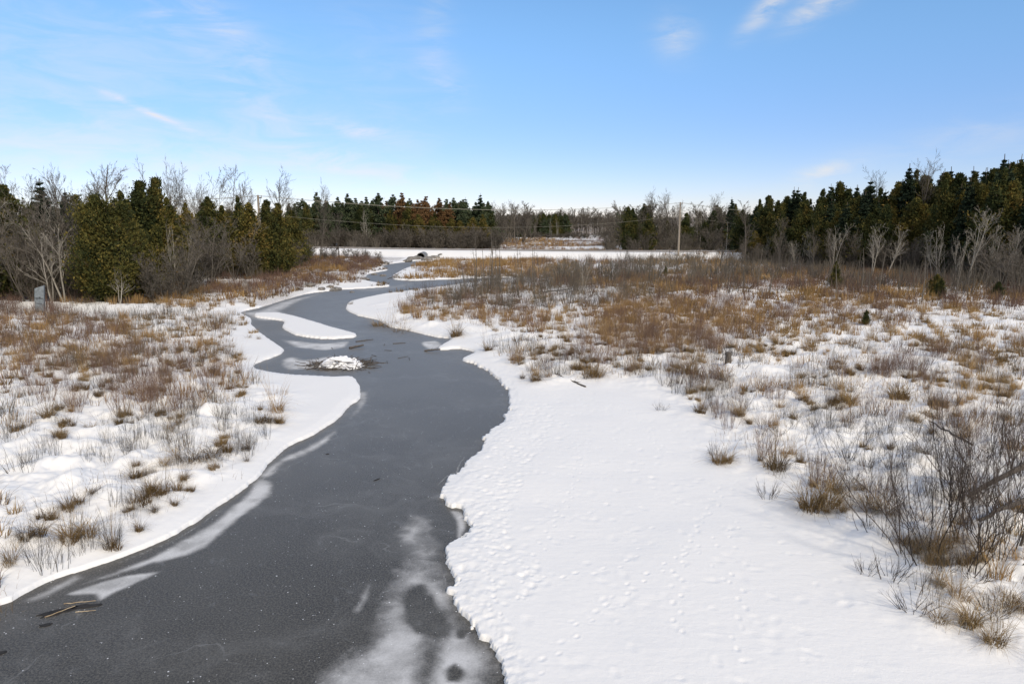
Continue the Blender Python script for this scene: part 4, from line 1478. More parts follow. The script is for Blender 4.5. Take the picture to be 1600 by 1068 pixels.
# -- left wood, hand-placed leaders
GLC = 'cedars of the left wood'
GLB = 'bare trees of the left wood'
for a in [
    ('bigcedar', 156, 316, 55.5, 'broadest olive cedar, foliage to the ground, front of the left wood', GLC, .98, 0),
    ('cedar', 208, 345, 59, 'olive cedar tucked against the right flank of the broadest cedar', GLC, 1.0),
    ('cedar', 236, 352, 62, 'bronze tinted cedar at right end of the front cedar clump', GLC, .9),
    ('cedar', 190, 300, 68, 'tall cedar whose top shows right above the broadest cedar', GLC, 1.1),
    ('darkcedar', 213, 283, 72, 'tall dark cedar left of the twin highest tops', GLC, 1.1),
    ('darkcedar', 238, 278, 74, 'highest dark cedar top of the left wood', GLC, 1.0),
    ('cedar', 262, 310, 72, 'golden cedar below the highest dark tops', GLC, 1.1),
    ('cedar', 287, 318, 76, 'slim cedar under the cluster of bare crowns', GLC, 1),
    ('darkcedar', 325, 308, 82, 'dark cedar with pointed top midway along the left wood', GLC, 1.1),
    ('cedar', 345, 322, 84, 'cedar between two dark pointed tops in the left wood', GLC, 1),
    ('darkcedar', 372, 307, 88, 'spindly pointed dark cedar right of the middle of the left wood', GLC, .9),
    ('cedar', 396, 318, 83, 'round topped cedar near the right end of the left wood', GLC, 1.1),
    ('darkcedar', 412, 313, 84, 'dark cedar beside the small wooden pole', GLC, 1),
    ('cedar', 430, 318, 85, 'last cedar at the right end of the left wood', GLC, 1.1),
    ('darkcedar', 5, 290, 58, 'dark cedar at the left picture edge', GLC, 1.2),
    ('darkcedar', -40, 300, 56, 'dark cedar just outside the left picture edge', GLC, 1.2),
    ('spruce', 103, 300, 70, 'grey green conifer between bare crowns at far left', GLC, 1.0),
    ('spruce', 60, 285, 72, 'slender dark conifer behind the far left thicket', GLC, 1.0),
    ('multi', 20, 262, 60, 'grey bare tree with forked crown at far left', GLB, 1),
    ('multi', 55, 290, 58, 'dense grey bare tree above the grey marker box', GLB, 1.1),
    ('bare', 95, 272, 66, 'thin bare tree rising left of the large lone crown', GLB, .8),
    ('bare', 150, 250, 72, 'largest bare crown standing above the broadest cedar', GLB, 1.25, 1),
    ('multi', 250, 256, 84, 'upright bare crown left of the twin bare crowns', GLB, .8),
    ('bare', 270, 262, 86, 'thin tall bare tree between two fuller bare crowns', GLB, .7),
    ('multi', 300, 270, 86, 'spreading bare crown in the middle of the left wood', GLB, 1),
    ('multi', 336, 262, 88, 'vase shaped bare crown at right of the bare group', GLB, 1.1),
    ('bare', 390, 288, 100, 'small bare crown above the low cedars', GLB, .8),
    ('bare', 446, 274, 108, 'lone round bare crown near the right end of the left wood', GLB, 1.1, 2),
    ('multi', 492, 290, 112, 'tall twin stemmed bare tree between left wood and road', GLB, .8),
    ('bare', 527, 330, 116, 'short dark bare tree right of the twin stemmed one', GLB, .8),
    ('pale', 182, 420, 53.5, 'pale crooked sapling before the broadest cedar', GLB, .7),
    ('pale', 262, 350, 61, 'pale leaning stem right of the front cedars', GLB, .5),
    ('bush', 232, 392, 56.5, 'tall grey bush before the bronze tinted cedar', GLB, 1.1),
    ('bush', 278, 385, 60, 'tall grey bush below the cluster of bare crowns', GLB, 1.3),
    ('multi', 272, 335, 62, 'twiggy grey tree in the gap right of the front cedars', GLB, 1.1),
    ('multi', 318, 340, 70, 'twiggy grey tree before the pointed dark cedar', GLB, 1.1),
    ('multi', 360, 345, 77, 'twiggy grey tree before the spindly cedar', GLB, 1.1),
    ('pale', 285, 360, 64, 'second pale stem right of the front cedars', GLB, .5),
    ('bush', 75, 400, 54.5, 'grey bush half covering the right side of the grey marker box', GLB, .7),
    ('bush', 42, 405, 54.5, 'grey bush left of the grey marker box', GLB, .9),
    ('bush', 255, 420, 57, 'grey leafless bush at the foot of the front cedars', GLB, 1.2),
    ('bush', 300, 375, 66, 'tall grey bush before the middle of the left wood', GLB, 1.3),
    ('bush', 330, 370, 72, 'grey bush before the dark pointed cedar', GLB, 1.3),
    ('bush', 385, 372, 80, 'round grey bush below the right end cedars', GLB, 1.4),
    ('bush', 410, 365, 84, 'dark rounded bush near the reddish brush', GLB, 1.4),
    ('bush', 430, 375, 88, 'grey bush at the corner where the left wood ends', GLB, 1.4),
]:
    tree(*a)
for q in range(60):   # thicket at the far left, grey stems
    px = rp.uniform(-160, 98)
    Yd = rp.uniform(54, 66)
    mtree(('bush', 'multi', 'pale', 'multi')[q % 4], px, rp.uniform(300, 395), Yd, 'grey stems of the left thicket', 'thicket trees at far left', .9)
for q in range(95):   # filling of the left wood
    px = rp.uniform(-200, 460)
    Y0 = 62 + max(px, 0) / 460 * 40
    Yd = Y0 + rp.uniform(2, 22)
    tp = 298 + 22 * max(px, 0) / 460 + rp.uniform(0, 48)
    mtree(rp.choice(('cedar', 'darkcedar', 'darkcedar')), px, tp, Yd, 'olive cedar inside left wood', 'cedars deep in the left wood', rp.uniform(.8, 1.7))
for q in range(44):
    px = rp.uniform(-200, 460)
    Yd = 64 + max(px, 0) / 460 * 40 + rp.uniform(0, 25)
    mtree('bare' if q % 2 else 'multi', px, rp.uniform(272, 325) + 18 * max(px, 0) / 460, Yd, 'thin bare tree among left cedars', 'bare trees among the left cedars', .9)
for q in range(85):   # brush skirt
    px = rp.uniform(110, 470)
    Y0 = 57 + max(px - 110, 0) / 360 * 42
    mtree('bush', px, rp.uniform(385, 425) - 18 * (px - 110) / 360, Y0 + rp.uniform(-2, 6), 'grey bush skirting the left wood', 'bushes skirting the left wood', 1.1)

for i, (px, tp, Yd) in enumerate(((505, 382, 118), (522, 378, 122), (541, 386, 124), (556, 388, 120), (575, 390, 124), (592, 392, 122), (484, 378, 112), (468, 376, 108))):
    tree('bush', px, tp, Yd, 'grey bush on the snowy slope below the road, %s of eight going right' % ORD_[i], 'bushes on the road bank', 1.0)

# -- pines beyond the road
GP = 'pines beyond the road'
SK = [(462, 318), (476, 312), (497, 303), (513, 316), (526, 310), (545, 305), (556, 312), (568, 310), (590, 304), (610, 306), (622, 304), (636, 312), (650, 314), (668, 309),
      (686, 312), (700, 314), (711, 311)]
ORD = ['first', 'second', 'third', 'fourth', 'fifth', 'sixth', 'seventh', 'eighth', 'ninth', 'tenth', 'eleventh', 'twelfth', 'thirteenth', 'fourteenth', 'fifteenth', 'sixteenth', 'seventeenth', 'eighteenth', 'nineteenth', 'twentieth', 'twenty first', 'twenty second', 'twenty third']
for i, (px, tp) in enumerate(SK):
    kd = 'rust' if 600 < px < 700 and i % 2 == 0 or px in (668,) else 'pine'
    wlab = {462: 'first dark pine left of the pines beyond the road', 497: 'tallest pine at the left end beyond the road', 590: 'dark pine with tufted flat top, left of the rusty pines',
             610: 'rusty brown pine with the broadest crown beyond the road'}.get(px)
    tree(kd, px, tp, 178 + rp.uniform(-3, 4), wlab or (('rusty pine' if kd == 'rust' else 'dark green pine') + ' in the skyline row beyond the road, %s from its left end' % ORD[i]), GP, 1.0)
tree('spruce', 727, 311, 180, 'left one of the two pointed spruces ending the pine row', GP, 1.0)
tree('spruce', 750, 305, 176, 'tallest pointed spruce ending the pine row at right', GP, 1.0, 0)
for q in range(120):
    px = rp.uniform(452, 768)
    mixr = 590 < px < 715
    kd = rp.choice(('rust', 'rust', 'rust', 'cedar')) if mixr else rp.choice(('pine', 'pine', 'darkcedar'))
    mtree(kd, px, rp.uniform(313, 342), rp.uniform(170, 196), {'rust': 'rusty pine beyond the road', 'pine': 'green pine beyond the road',
         'cedar': 'olive cedar beyond the road', 'darkcedar': 'dark cedar beyond the road'}[kd], GP, 1.0)
for px, tp in ((655, 335), (672, 338), (688, 345), (705, 340), (722, 345), (742, 340), (755, 335)):
    tree('cedar', px, tp, 168, 'low olive cedar before the rusty pines, %s from the left' % ORD[[655, 672, 688, 705, 722, 742, 755].index(px)], 'front cedars beyond the road', 1.2)
for q in range(75):
    px = rp.uniform(440, 785)
    mtree('bush', px, rp.uniform(352, 372), rp.uniform(158, 168), 'grey bush on the far roadside', 'bushes along the far side of the road', 1.5)
tree('pale', 572, 328, 168, 'pale bare trunk before the dark pines beyond the road', GP, .6)

# -- far woods across the field
for q in range(40):
    px = rp.uniform(765, 835)
    mtree('farbare', px, rp.uniform(320, 342), rp.uniform(200, 260), 'grey bare tree near the far field', 'bare trees left of the far field', 1.1)
for px, tp in ((772, 322), (785, 321), (797, 318), (803, 320)):
    tree('bare', px, tp, 210, 'rounded bare skyline crown, %s to the right of the tallest spruce' % ORD[[772, 785, 797, 803].index(px)], 'skyline crowns right of the spruce', 1.2)
for q in range(75):
    px = rp.uniform(784, 890)
    mtree('darkcedar' if q % 3 else 'pine', px, rp.uniform(333, 342), rp.uniform(285, 310), 'dark evergreen behind the far field', 'evergreens behind the far field', 1.0)
for q in range(26):
    px = rp.uniform(780, 960)
    mtree('birch', px, rp.uniform(336, 350), rp.uniform(272, 300), 'slim pale birch behind the far field', 'birches behind the far field', .6)
for q in range(150):
    px = rp.uniform(830, 1000)
    mtree('farbare', px, 331 + rp.uniform(-2, 10), rp.uniform(300, 420), 'grey hardwood on the far hill', 'hardwoods on the far hill', 1.3)
for q in range(40):
    px = rp.uniform(770, 965)
    mtree('bush', px, rp.uniform(360, 367), rp.uniform(262, 280), 'grey bush behind the far field', 'bushes behind the far field', 1.8)

# -- right of the field
GR = 'trees right of the far field'
for a in [('birch', 987, 330, 200, 'white birch with forked stem at the right edge of the far field', GR, .8),
          ('birch', 1008, 338, 195, 'short white birch trunk before the dark cedars', GR, .5),
          ('pine', 968, 331, 205, 'slim green pine at the right edge of the far field', GR, .7),
          ('spruce', 1008, 328, 192, 'dark pointed evergreen left of the utility pole', GR, 1.0),
          ('darkcedar', 1030, 338, 180, 'dark cedar left of the utility pole', GR, 1.1),
          ('darkcedar', 1042, 345, 170, 'low dark cedar next to the utility pole', GR, 1.1),
          ('cedar', 1018, 350, 185, 'small olive cedar left of the utility pole', GR, 1.0),
          ('bare', 1026, 302, 190, 'tall bare crown left of the utility pole', GR, 1.0),
          ('bare', 1050, 304, 188, 'round bare crown directly behind the utility pole', GR, 1.3),
          ('pale', 1075, 318, 165, 'pale branching tree right of the utility pole', GR, 1.2),
          ('pale', 1095, 322, 160, 'second pale branching tree right of the utility pole', GR, 1.2),
          ('bare', 1110, 310, 165, 'fine bare crown between the pole and the pointed spruce', GR, 1.1),
          ('spruce', 1148, 311, 150, 'pointed dark spruce standing left of the right wood', GR, 1.1),
          ('birch', 1137, 345, 140, 'thin pale birch before the pointed dark spruce', GR, .5)]:
    tree(*a)
for q in range(90):
    px = rp.uniform(955, 1190)
    mtree(('farbare', 'multi', 'farbare', 'darkcedar')[q % 4], px, rp.uniform(316, 350), rp.uniform(150, 200), ('grey bare tree' if q % 4 != 3 else 'dark cedar') + ' in the mixed wood beyond the road',
         'mixed wood behind the pole', 1.1)
for q in range(45):
    px = rp.uniform(950, 1200)
    mtree('bush', px, rp.uniform(352, 384), rp.uniform(142, 165), 'grey bush beyond the road', 'bushes behind the pole', 1.3)

# -- right wood
prof = [(1160, 328, 128), (1178, 322, 124), (1205, 306, 120), (1222, 308, 117), (1243, 297, 114), (1262, 301, 111), (1285, 297, 108), (1312, 286, 105), (1330, 296, 103), (1354, 284, 101),
        (1378, 295, 98), (1400, 290, 97), (1424, 262, 96), (1450, 280, 95), (1480, 270, 92), (1502, 272, 90), (1528, 270, 88), (1552, 266, 85), (1578, 248, 82), (1605, 256, 80), (1640, 260, 78), (1690, 262, 76)]
GRC = 'evergreens of the right wood'
sp = {1243: 'thin pointed evergreen tip on the left slope of the right wood', 1424: 'high pointed spruce on the skyline above the middle of the right wood', 1578: 'tallest evergreen at the right edge of the wood',
      1354: 'dark pointed spruce tip in the middle of the right wood', 1312: 'broad golden cedar crown left of the middle of the right wood', 1178: 'leftmost tall evergreen of the right wood',
      1480: 'round topped cedar right of the high pointed spruce'}
for i, (px, tp, Yd) in enumerate(prof):
    kd = 'spruce' if px in (1243, 1354, 1424, 1578, 1178) else ('cedar' if px in (1312, 1400, 1480) else 'darkcedar')
    tree(kd, px, tp, Yd, sp.get(px, 'dark cedar in the right wood skyline, %s from its left end' % ORD[i]), GRC, 1.15)
pp = np.array(prof, float)
for q in range(170):
    px = rp.uniform(1165, 1700)
    tp = float(np.interp(px, pp[:, 0], pp[:, 1]))
    Yd = float(np.interp(px, pp[:, 0], pp[:, 2]))
    u = rp.random()
    if u < .35:
        tp += rp.uniform(-5, 12)
        Yd += rp.uniform(0, 15)
    else:
        tp += rp.uniform(8, 62)
        Yd -= rp.uniform(0, 9)
    kd = rp.choice(('cedar', 'darkcedar', 'darkcedar', 'spruce'))
    if u < .35 and rp.random() < .6:
        kd = 'spruce'
    mtree(kd, px, tp, Yd, {'cedar': 'olive cedar in the right wood', 'darkcedar': 'dark cedar in the right wood', 'spruce': 'dark spruce in the right wood'}[kd],
         GRC, rp.uniform(.85, 1.3))
GRB = 'bare trees before the right wood'
for a in [('pale', 1522, 326, 70, 'large pale leaning tree with wide crown before the right wood', GRB, 1.15, 0),
          ('pale', 1476, 352, 72, 'slender pale forked tree left of the large pale one', GRB, .6, 1),
          ('pale', 1368, 345, 78, 'pale upright tree with brushy crown before the right wood', GRB, .8, 2),
          ('pale', 1392, 352, 80, 'pale tree with brushy crown, right of a similar upright one', GRB, .8, 1),
          ('pale', 1306, 345, 88, 'pale narrow tree before the left half of the right wood', GRB, .7, 2),
          ('bare', 1275, 358, 92, 'thin grey tree left of the pale narrow tree', GRB, .8),
          ('bare', 1222, 338, 100, 'grey curving tree before the left end of the right wood', GRB, .9),
          ('bare', 1168, 330, 112, 'brownish bare tree at the left corner of the right wood', GRB, 1.2),
          ('multi', 1570, 360, 62, 'fan shaped bare tree at the right picture edge', GRB, 1.2),
          ('multi', 1600, 365, 60, 'bare tree cut by the right picture edge', GRB, 1.2),
          ('pale', 1504, 355, 68, 'straight pale pole like tree right of the slender forked one', GRB, .45),
          ('bare', 1448, 256, 94, 'bare crown rising above the skyline next to the high spruce', GRB, .9),
          ('bare', 1384, 278, 100, 'small bare crown above the middle skyline of the right wood', GRB, .9),
          ('cedar', 1308, 408, 66, 'small pointed cedar standing in the marsh before the right wood', 'small marsh evergreens', .62),
          ('darkcedar', 1472, 435, 58, 'low dark evergreen in the marsh under the slender forked tree', 'small marsh evergreens', .6),
          ('cedar', 1462, 428, 60, 'olive cedar scrub under the slender forked tree', 'small marsh evergreens', .7),
          ('darkcedar', 1040, 414, 84, 'tiny dark round evergreen below the utility pole', 'small marsh evergreens', .32),
          ('darkcedar', 1354, 484, 43, 'tiny brownish evergreen amid the red brush', 'small marsh evergreens', .35),
          ('darkcedar', 1560, 440, 58, 'dark low evergreen at the marsh edge far right', 'small marsh evergreens', .6)]:
    tree(*a)
for q in range(150):
    px = rp.uniform(1160, 1680)
    Yd = float(np.interp(px, [1160, 1700], [112, 62])) + rp.uniform(-6, 6)
    kd = ('bush', 'multi', 'bush', 'pale')[q % 4]
    tp = rp.uniform(372, 412) if kd == 'bush' else rp.uniform(352, 400)
    mtree(kd, px, tp, Yd, {'bush': 'grey bush fringing right wood', 'multi': 'bare tree fringing right wood', 'pale': 'pale tree fringing right wood'}[kd],
         'fringe of the right wood', .7 if kd != 'bush' else 1.1)
# dead snags standing in the marsh
GS = 'dead snags in the marsh'
ordi = iter(ORD)
for px, tp, Yd in sorted(((742, 360, 62), (741, 385, 58), (757, 378, 64), (762, 372, 66), (766, 360, 68), (770, 352, 70), (776, 366, 66), (781, 376, 64), (809, 372, 62), (811, 392, 60), (831, 376, 66), (835, 384, 60),
                   (728, 405, 60), (846, 392, 64), (818, 388, 68), (752, 400, 58))):
    tree('snag', px, tp, Yd, 'thin dead snag, %s from the left of those left of centre before the road' % next(ordi), GS, 1, None)
for q in range(60):
    px = rp.uniform(1110, 1590)
    Yd = rp.uniform(64, 90) - (px - 1110) / 480 * 12
    mtree('snag', px, rp.uniform(380, 425), Yd, 'thin dead snag before the right wood', GS + ' at right', 1, None)
tree('pale', 912, 400, 62, 'pale leaning sapling in the middle of the marsh', 'saplings in the marsh', .4)
tree('bare', 1128, 372, 100, 'feathery pale sapling right of the utility pole', 'saplings in the marsh', .9)

# ------------------------------------------------------------------ utility line
def cyl(P0, P1, r0, r1, sides=12, k=2, cap=True):
    P = np.linspace(P0, P1, k)[None]
    R = np.linspace(r0, r1, k)[None]
    V, F, tn = tubes(P, R, sides, np.array([.5]))
    return V, F


def bm_obj(name, chunks, mat, parent=None, loc=None, bevel=0.0, smoothf=False, **kw):
    """chunks: list of (verts, faces (list of index lists))"""
    V, Fl = [], []
    o = 0
    for v, f in chunks:
        V += [tuple(map(float, q)) for q in v]
        Fl += [[int(i) + o for i in g] for g in f]
        o += len(v)
    me = bpy.data.meshes.new(name)
    me.from_pydata(V, [], Fl)
    me.update()
    if smoothf:
        for p in me.polygons:
            p.use_smooth = True
    ob = new_obj(name, me, mat, parent, **kw)
    if loc is not None:
        ob.location = loc
    if bevel:
        b = ob.modifiers.new('bevel', 'BEVEL')
        b.width = bevel
        b.segments = 2
    return ob


def capcyl(P0, P1, r0, r1, sides=12, k=2):
    V, F = cyl(np.array(P0, float), np.array(P1, float), r0, r1, sides, k)
    F = [list(f) for f in F]
    F.append(list(range(sides))[::-1])
    F.append([len(V) - sides + q for q in range(sides)])
    return V, F


def boxc(cx, cy, cz, sx, sy, sz, rot=0.0):
    c, s = math.cos(rot), math.sin(rot)
    V = []
    for z in (-.5, .5):
        for x, y in ((-.5, -.5), (.5, -.5), (.5, .5), (-.5, .5)):
            V.append((cx + x * sx * c - y * sy * s, cy + x * sx * s + y * sy * c, cz + z * sz))
    return V, [(3, 2, 1, 0), (4, 5, 6, 7), (0, 1, 5, 4), (1, 2, 6, 5), (2, 3, 7, 6), (3, 0, 4, 7)]


def upole(x, y, h, rot, label):
    z0 = h1(x, y)
    e = bpy.data.objects.new('utility_pole', None)
    COL.objects.link(e)
    e.location = (x, y, z0)
    e.rotation_euler = (0, 0, rot)
    tag(e, label, 'utility pole', 'utility poles of the power line')
    bm_obj('pole', [capcyl((0, 0, -.3), (0, 0, h), .20, .13, 14, 6)], M['pole'], e, smoothf=False)
    arm = bm_obj('crossarm', [boxc(0, -.19, h - .35, 2.7, .11, .13)], M['pole'], e, bevel=.01)
    for s in (-1, 1):
        bm_obj('brace', [capcyl((s * .8, -.19, h - .42), (s * .10, -.15, h - 1.15), .025, .025, 6)], M['steel'], arm)
    for xo in (-1.2, 0.55, 1.2):
        bm_obj('insulator', [capcyl((xo, -.19, h - .285), (xo, -.19, h - .20), .03, .03, 8), capcyl((xo, -.19, h - .20), (xo, -.19, h - .10), .07, .045, 10)], M['insulator'], arm)
    bm_obj('transformer_bracket', [boxc(0, -.16, h - 1.9, .12, .12, .3)], M['steel'], e, bevel=.01)
    pts = []
    c, s = math.cos(rot), math.sin(rot)
    for xo in (-1.2, .55, 1.2):
        pts.append((x + xo * c + .19 * s, y + xo * s - .19 * c, z0 + h - .09))
    pts.append((x, y, z0 + h - 2.3))
    return pts


P1 = (-32.0, 89.0)
P2 = (29.6, 124.0)
dl = np.array(P2) - np.array(P1)
rot = math.atan2(dl[1], dl[0]) + math.pi / 2
P0 = tuple(np.array(P1) - dl * .9)
P3 = tuple(np.array(P2) + dl * .9)
poles = [upole(*P0, 9.6, rot, 'utility pole beyond the left picture edge'),
         upole(*P1, 9.7, rot, 'short looking wooden utility pole top showing among the left cedars'),
         upole(*P2, 9.3, rot - .6, 'weathered wooden utility pole with crossarm before the snowy road'),
         upole(*P3, 9.0, rot, 'utility pole hidden beyond the right wood')]
wl = ['outer left', 'inner', 'outer right', 'lowest']
for a in range(3):
    for wi in range(4):
        A, B = np.array(poles[a][wi]), np.array(poles[a + 1][wi])
        t = np.linspace(0, 1, 28)[:, None]
        P = A * (1 - t) + B * t
        P[:, 2] -= (1.5 if wi < 3 else 1.9) * 4 * (t[:, 0] * (1 - t[:, 0]))
        V, F, tn = tubes(P[None], np.full((1, 28), .013), 5, np.array([.5]))
        me = mesh_np('power_line', V, F)
        new_obj('power_line', me, M['wire'], None, 'thin sagging %s wire, %s' % (wl[wi], ('left of the pole among cedars', 'spanning the creek between the two visible poles', 'running right from weathered pole')[a]),
                'wire', 'power line wires')

# ------------------------------------------------------------------ culvert, rocks
cx, cy = at(657, 404, .2)
cy += .9
e = bpy.data.objects.new('culvert', None)
COL.objects.link(e)
e.location = (cx, cy, 0)
tag(e, 'dark round metal culvert mouth under the snowy road bank', 'culvert')
ring = []
sd_ = 28
prf = []
for q in range(14):
    yy = -.6 + q * .35
    prf.append((yy, .80 + (.03 if q % 2 else 0)))
Vv, Ff = [], []
for yy, r_ in prf + [(y_, r_ - .08) for y_, r_ in prf[::-1]]:
    for s in range(sd_):
        a = s / sd_ * 2 * math.pi
        Vv.append((r_ * math.cos(a), yy, .45 + r_ * math.sin(a)))
nrow = len(prf) * 2
for r_ in range(nrow):
    for s in range(sd_):
        r2_ = (r_ + 1) % nrow
        Ff.append((r_ * sd_ + s, r_ * sd_ + (s + 1) % sd_, r2_ * sd_ + (s + 1) % sd_, r2_ * sd_ + s))
bm_obj('pipe', [(Vv, Ff)], M['steel'], e, smoothf=True)
Vb = [(0.76 * math.cos(s / sd_ * 2 * math.pi), 2.2, .45 + .76 * math.sin(s / sd_ * 2 * math.pi)) for s in range(sd_)]
bm_obj('pipe_shade', [(Vb, [tuple(range(sd_))])], M['leaf'], e)  # dark disc closing the pipe, painted to stand in for the shade inside


def rockmesh(seed, mat):
    import bmesh
    bm = bmesh.new()
    bmesh.ops.create_icosphere(bm, subdivisions=3, radius=.5)
    r_ = random.Random(seed)
    from mathutils import noise as mn
    off = Vector((seed * 3.1, 0, 0))
    for v in bm.verts:
        n_ = mn.noise(v.co * 1.8 + off) * .45 + mn.noise(v.co * 5 + off) * .12
        v.co *= 1 + n_
        v.co.z *= .6
    me = bpy.data.meshes.new('rock')
    bm.to_mesh(me)
    bm.free()
    me.materials.append(mat)
    return me


rocks = [rockmesh(s, M['rock']) for s in range(5)]
RK = [(669, 406, 1.5, 'grey rock right beside the culvert mouth'), (679, 404, 1.3, 'grey rock second from the culvert mouth on its right'), (688, 403, .6, 'small rock at the right end of the culvert rocks'),
      (643, 406, 1.4, 'rock against the left lip of the culvert'), (637, 400, 1.2, 'upper rock on the bank left of the culvert'), (652, 397.5, 1.5, 'flat rock above the culvert mouth'),
      (666, 399, 1.4, 'rock on the bank above right of the culvert'), (604, 412, .9, 'low rock at the ice edge left of the culvert'), (598, 430, .6, 'small dark rock on the upper left creek bank'),
      (570, 437, .8, 'dark boulder at the corner of the upper left creek bank'), (525, 452, .9, 'largest dark boulder at the ice edge of the upper creek'), (516, 450, .6, 'small rock left of the largest dark boulder'),
      (550, 455, .35, 'tiny dark stone frozen in the ice below the upper bank'), (503, 453, .7, 'long low rock on the upper creek bank'), (485, 450, .8, 'snow edged rock left on the upper creek bank'),
      (585, 428, .6, 'stone among tan grass on the upper creek bank')]
for px, py, s, lab in RK:
    x, y = at(px, py, 1.0 if py < 402 else .1)
    o = place(rocks[rp.randrange(5)], 'rock', x, y, s, rp.uniform(0, 6), lab, 'rock', 'rocks along the upper creek', z=max(h1(x, y), 0) + .1 * s)
    o.scale = (s * 1.4, s, s)

# ------------------------------------------------------------------ logs, stump, lodge, debris
def log(p0, p1, r0, r1, label, name='fallen_log', mat='wood', seed=0, kids=4, cat='log', group=None):
    r_ = np.random.default_rng(seed)
    P0_, P1_ = np.array(p0, float), np.array(p1, float)
    k = 10
    P = np.linspace(P0_, P1_, k)
    P[1:-1] += r_.normal(0, .02 * np.linalg.norm(P1_ - P0_) * .5, (k - 2, 3)) * .6
    R = np.linspace(r0, r1, k)
    V, F, tn = tubes(P[None], R[None], 8, np.array([.4]))
    F = [list(f) for f in F] + [list(range(8))[::-1], [len(V) - 8 + q for q in range(8)]]
    chunks = [(V, F)]
    if kids:
        s, d, l, q = spawn(P[None], R[None], kids, .3, .95, .7, .22, r_, .4)
        B, RB = grow(s, d, l, q, 4, .1, .05, r_)
        V2, F2, _ = tubes(B, RB, 5)
        chunks.append((V2, F2))
    return bm_obj(name, chunks, M[mat], None, label=label, cat=cat, group=group)


def g3(px, py, dz, z=.25):
    x, y = at(px, py, z)
    return (x, y, h1(x, y) + dz)


a = at(1512, 778, .5)
b2 = at(1660, 700, 1.6)
log((a[0], a[1], .55), (b2[0], b2[1], 1.7), .045, .085, 'thick grey leaning log crossing the bare willows at right', seed=1, kids=2)
a = at(1495, 835, .3)
log((at(1530, 812, .7)[0], at(1530, 812, .7)[1], .7), (at(1660, 755, 1.1)[0], at(1660, 755, 1.1)[1], 1.1), .035, .07, 'lower grey log under the thick one among the willows', seed=2, kids=1)
log((at(1452, 660, .5)[0], at(1452, 660, .5)[1], .55), (at(1518, 705, .6)[0], at(1518, 705, .6)[1], .8), .02, .035, 'thin leaning stick above left of the big willow', seed=3, kids=0, name='stick', cat='stick')
log(g3(868, 586, .03), g3(915, 602, .03), .02, .035, 'fallen branch lying on the snow at the head of the slab', seed=4, kids=3, name='fallen_branch', cat='branch')
a = at(1590, 872, .1)
log((a[0], a[1], .15), (at(1612, 800, 1.2)[0], at(1612, 800, 1.2)[1], 1.4), .03, .02, 'dark upright stem leaning at the right picture edge', seed=5, kids=1, name='stick', cat='stick')
log((*at(663, 549, 0), .05), (*at(688, 546, .1), .12), .05, .03, 'dark driftwood frozen beside the snowy point', seed=6, kids=3, name='driftwood', cat='driftwood')
log((*at(546, 545, 0), .06), (*at(568, 542, 0), .12), .07, .05, 'snow dusted log in the ice behind the beaver lodge', seed=7, kids=2, name='driftwood', cat='driftwood')
log((*at(556, 534, 0), .03), (*at(583, 531, 0), .04), .03, .02, 'thin branch frozen in the ice above the beaver lodge', seed=8, kids=6, name='driftwood', cat='driftwood')
log((*at(614, 537, 0), .02), (*at(634, 536, 0), .02), .025, .015, 'short twig on the ice right of the beaver lodge', seed=9, kids=1, name='driftwood', cat='driftwood')
log((*at(848, 456, .6), .6), (*at(890, 450, 1.1), 1.0), .06, .04, 'fallen grey trunk in the thicket right of the upper creek', seed=10, kids=3)
log((*at(606, 436, 0), .02), (*at(628, 431, 0), .5), .05, .02, 'branch sticking out of the ice at the reed islet', seed=12, kids=3, name='driftwood', cat='driftwood')

x, y = at(1137, 574, .3)
z0 = h1(x, y)
e = bpy.data.objects.new('tree_stump', None)
COL.objects.link(e)
e.location = (x, y, z0)
tag(e, 'short dark wooden stump standing in the right marsh snow', 'stump')
V, F = capcyl((0, 0, -.1), (0, 0, .55), .15, .13, 14, 6)
V = V + np.random.default_rng(2).normal(0, .008, V.shape)
bm_obj('stump_body', [(V, F)], M['wood'], e)
Vs, Fs = [], []
for i_, (r_, zz) in enumerate(((.14, .545), (.13, .58), (.08, .61), (.0, .62))):
    for s in range(14):
        Vs.append((r_ * math.cos(s / 14 * 6.283), r_ * math.sin(s / 14 * 6.283), zz))
for i_ in range(3):
    for s in range(14):
        Fs.append((i_ * 14 + s, i_ * 14 + (s + 1) % 14, i_ * 14 + 14 + (s + 1) % 14, i_ * 14 + 14 + s))
bm_obj('thin_snow', [(Vs, Fs)], M['wood'], e)

# beaver lodge: snowy mound ringed with sticks
lx, ly = at(535, 571, 0)
e = bpy.data.objects.new('beaver_lodge', None)
COL.objects.link(e)
e.location = (lx, ly, 0)
e.scale = (.80, .85, .80)
tag(e, 'snow capped stick mound frozen in the middle of the creek', 'beaver lodge')
gx = np.linspace(-1, 1, 60)
GX, GY = np.meshgrid(gx, gx)
rr_ = np.sqrt(GX ** 2 + GY ** 2)
mz = .56 * np.clip(1 - rr_ ** 1.9, -.2, 1) + fbm(GX * 3 + 5, GY * 3 + 5, 3, 3) * .42 + fbm(GX * 9, GY * 9, 4, 2) * .13 - .04
Vm = np.stack([GX.ravel() * 1.45, GY.ravel() * 1.1, mz.ravel()], -1)
ii = np.arange(59)[:, None] * 60 + np.arange(59)[None]
Fm = np.stack([ii, ii + 1, ii + 61, ii + 60], -1).reshape(-1, 4)
kf = rr_.ravel()[Fm].max(1) < 1.12
me = mesh_np('snow_mound', Vm, Fm[kf], None, True)
new_obj('snow_mound', me, M['snowcap'], e)
r_ = np.random.default_rng(8)
n = 330
ph = r_.uniform(0, 6.283, n)
rad = r_.uniform(.55, 1.5, n) + (np.cos(ph) ** 2) * r_.uniform(0, .9, n)
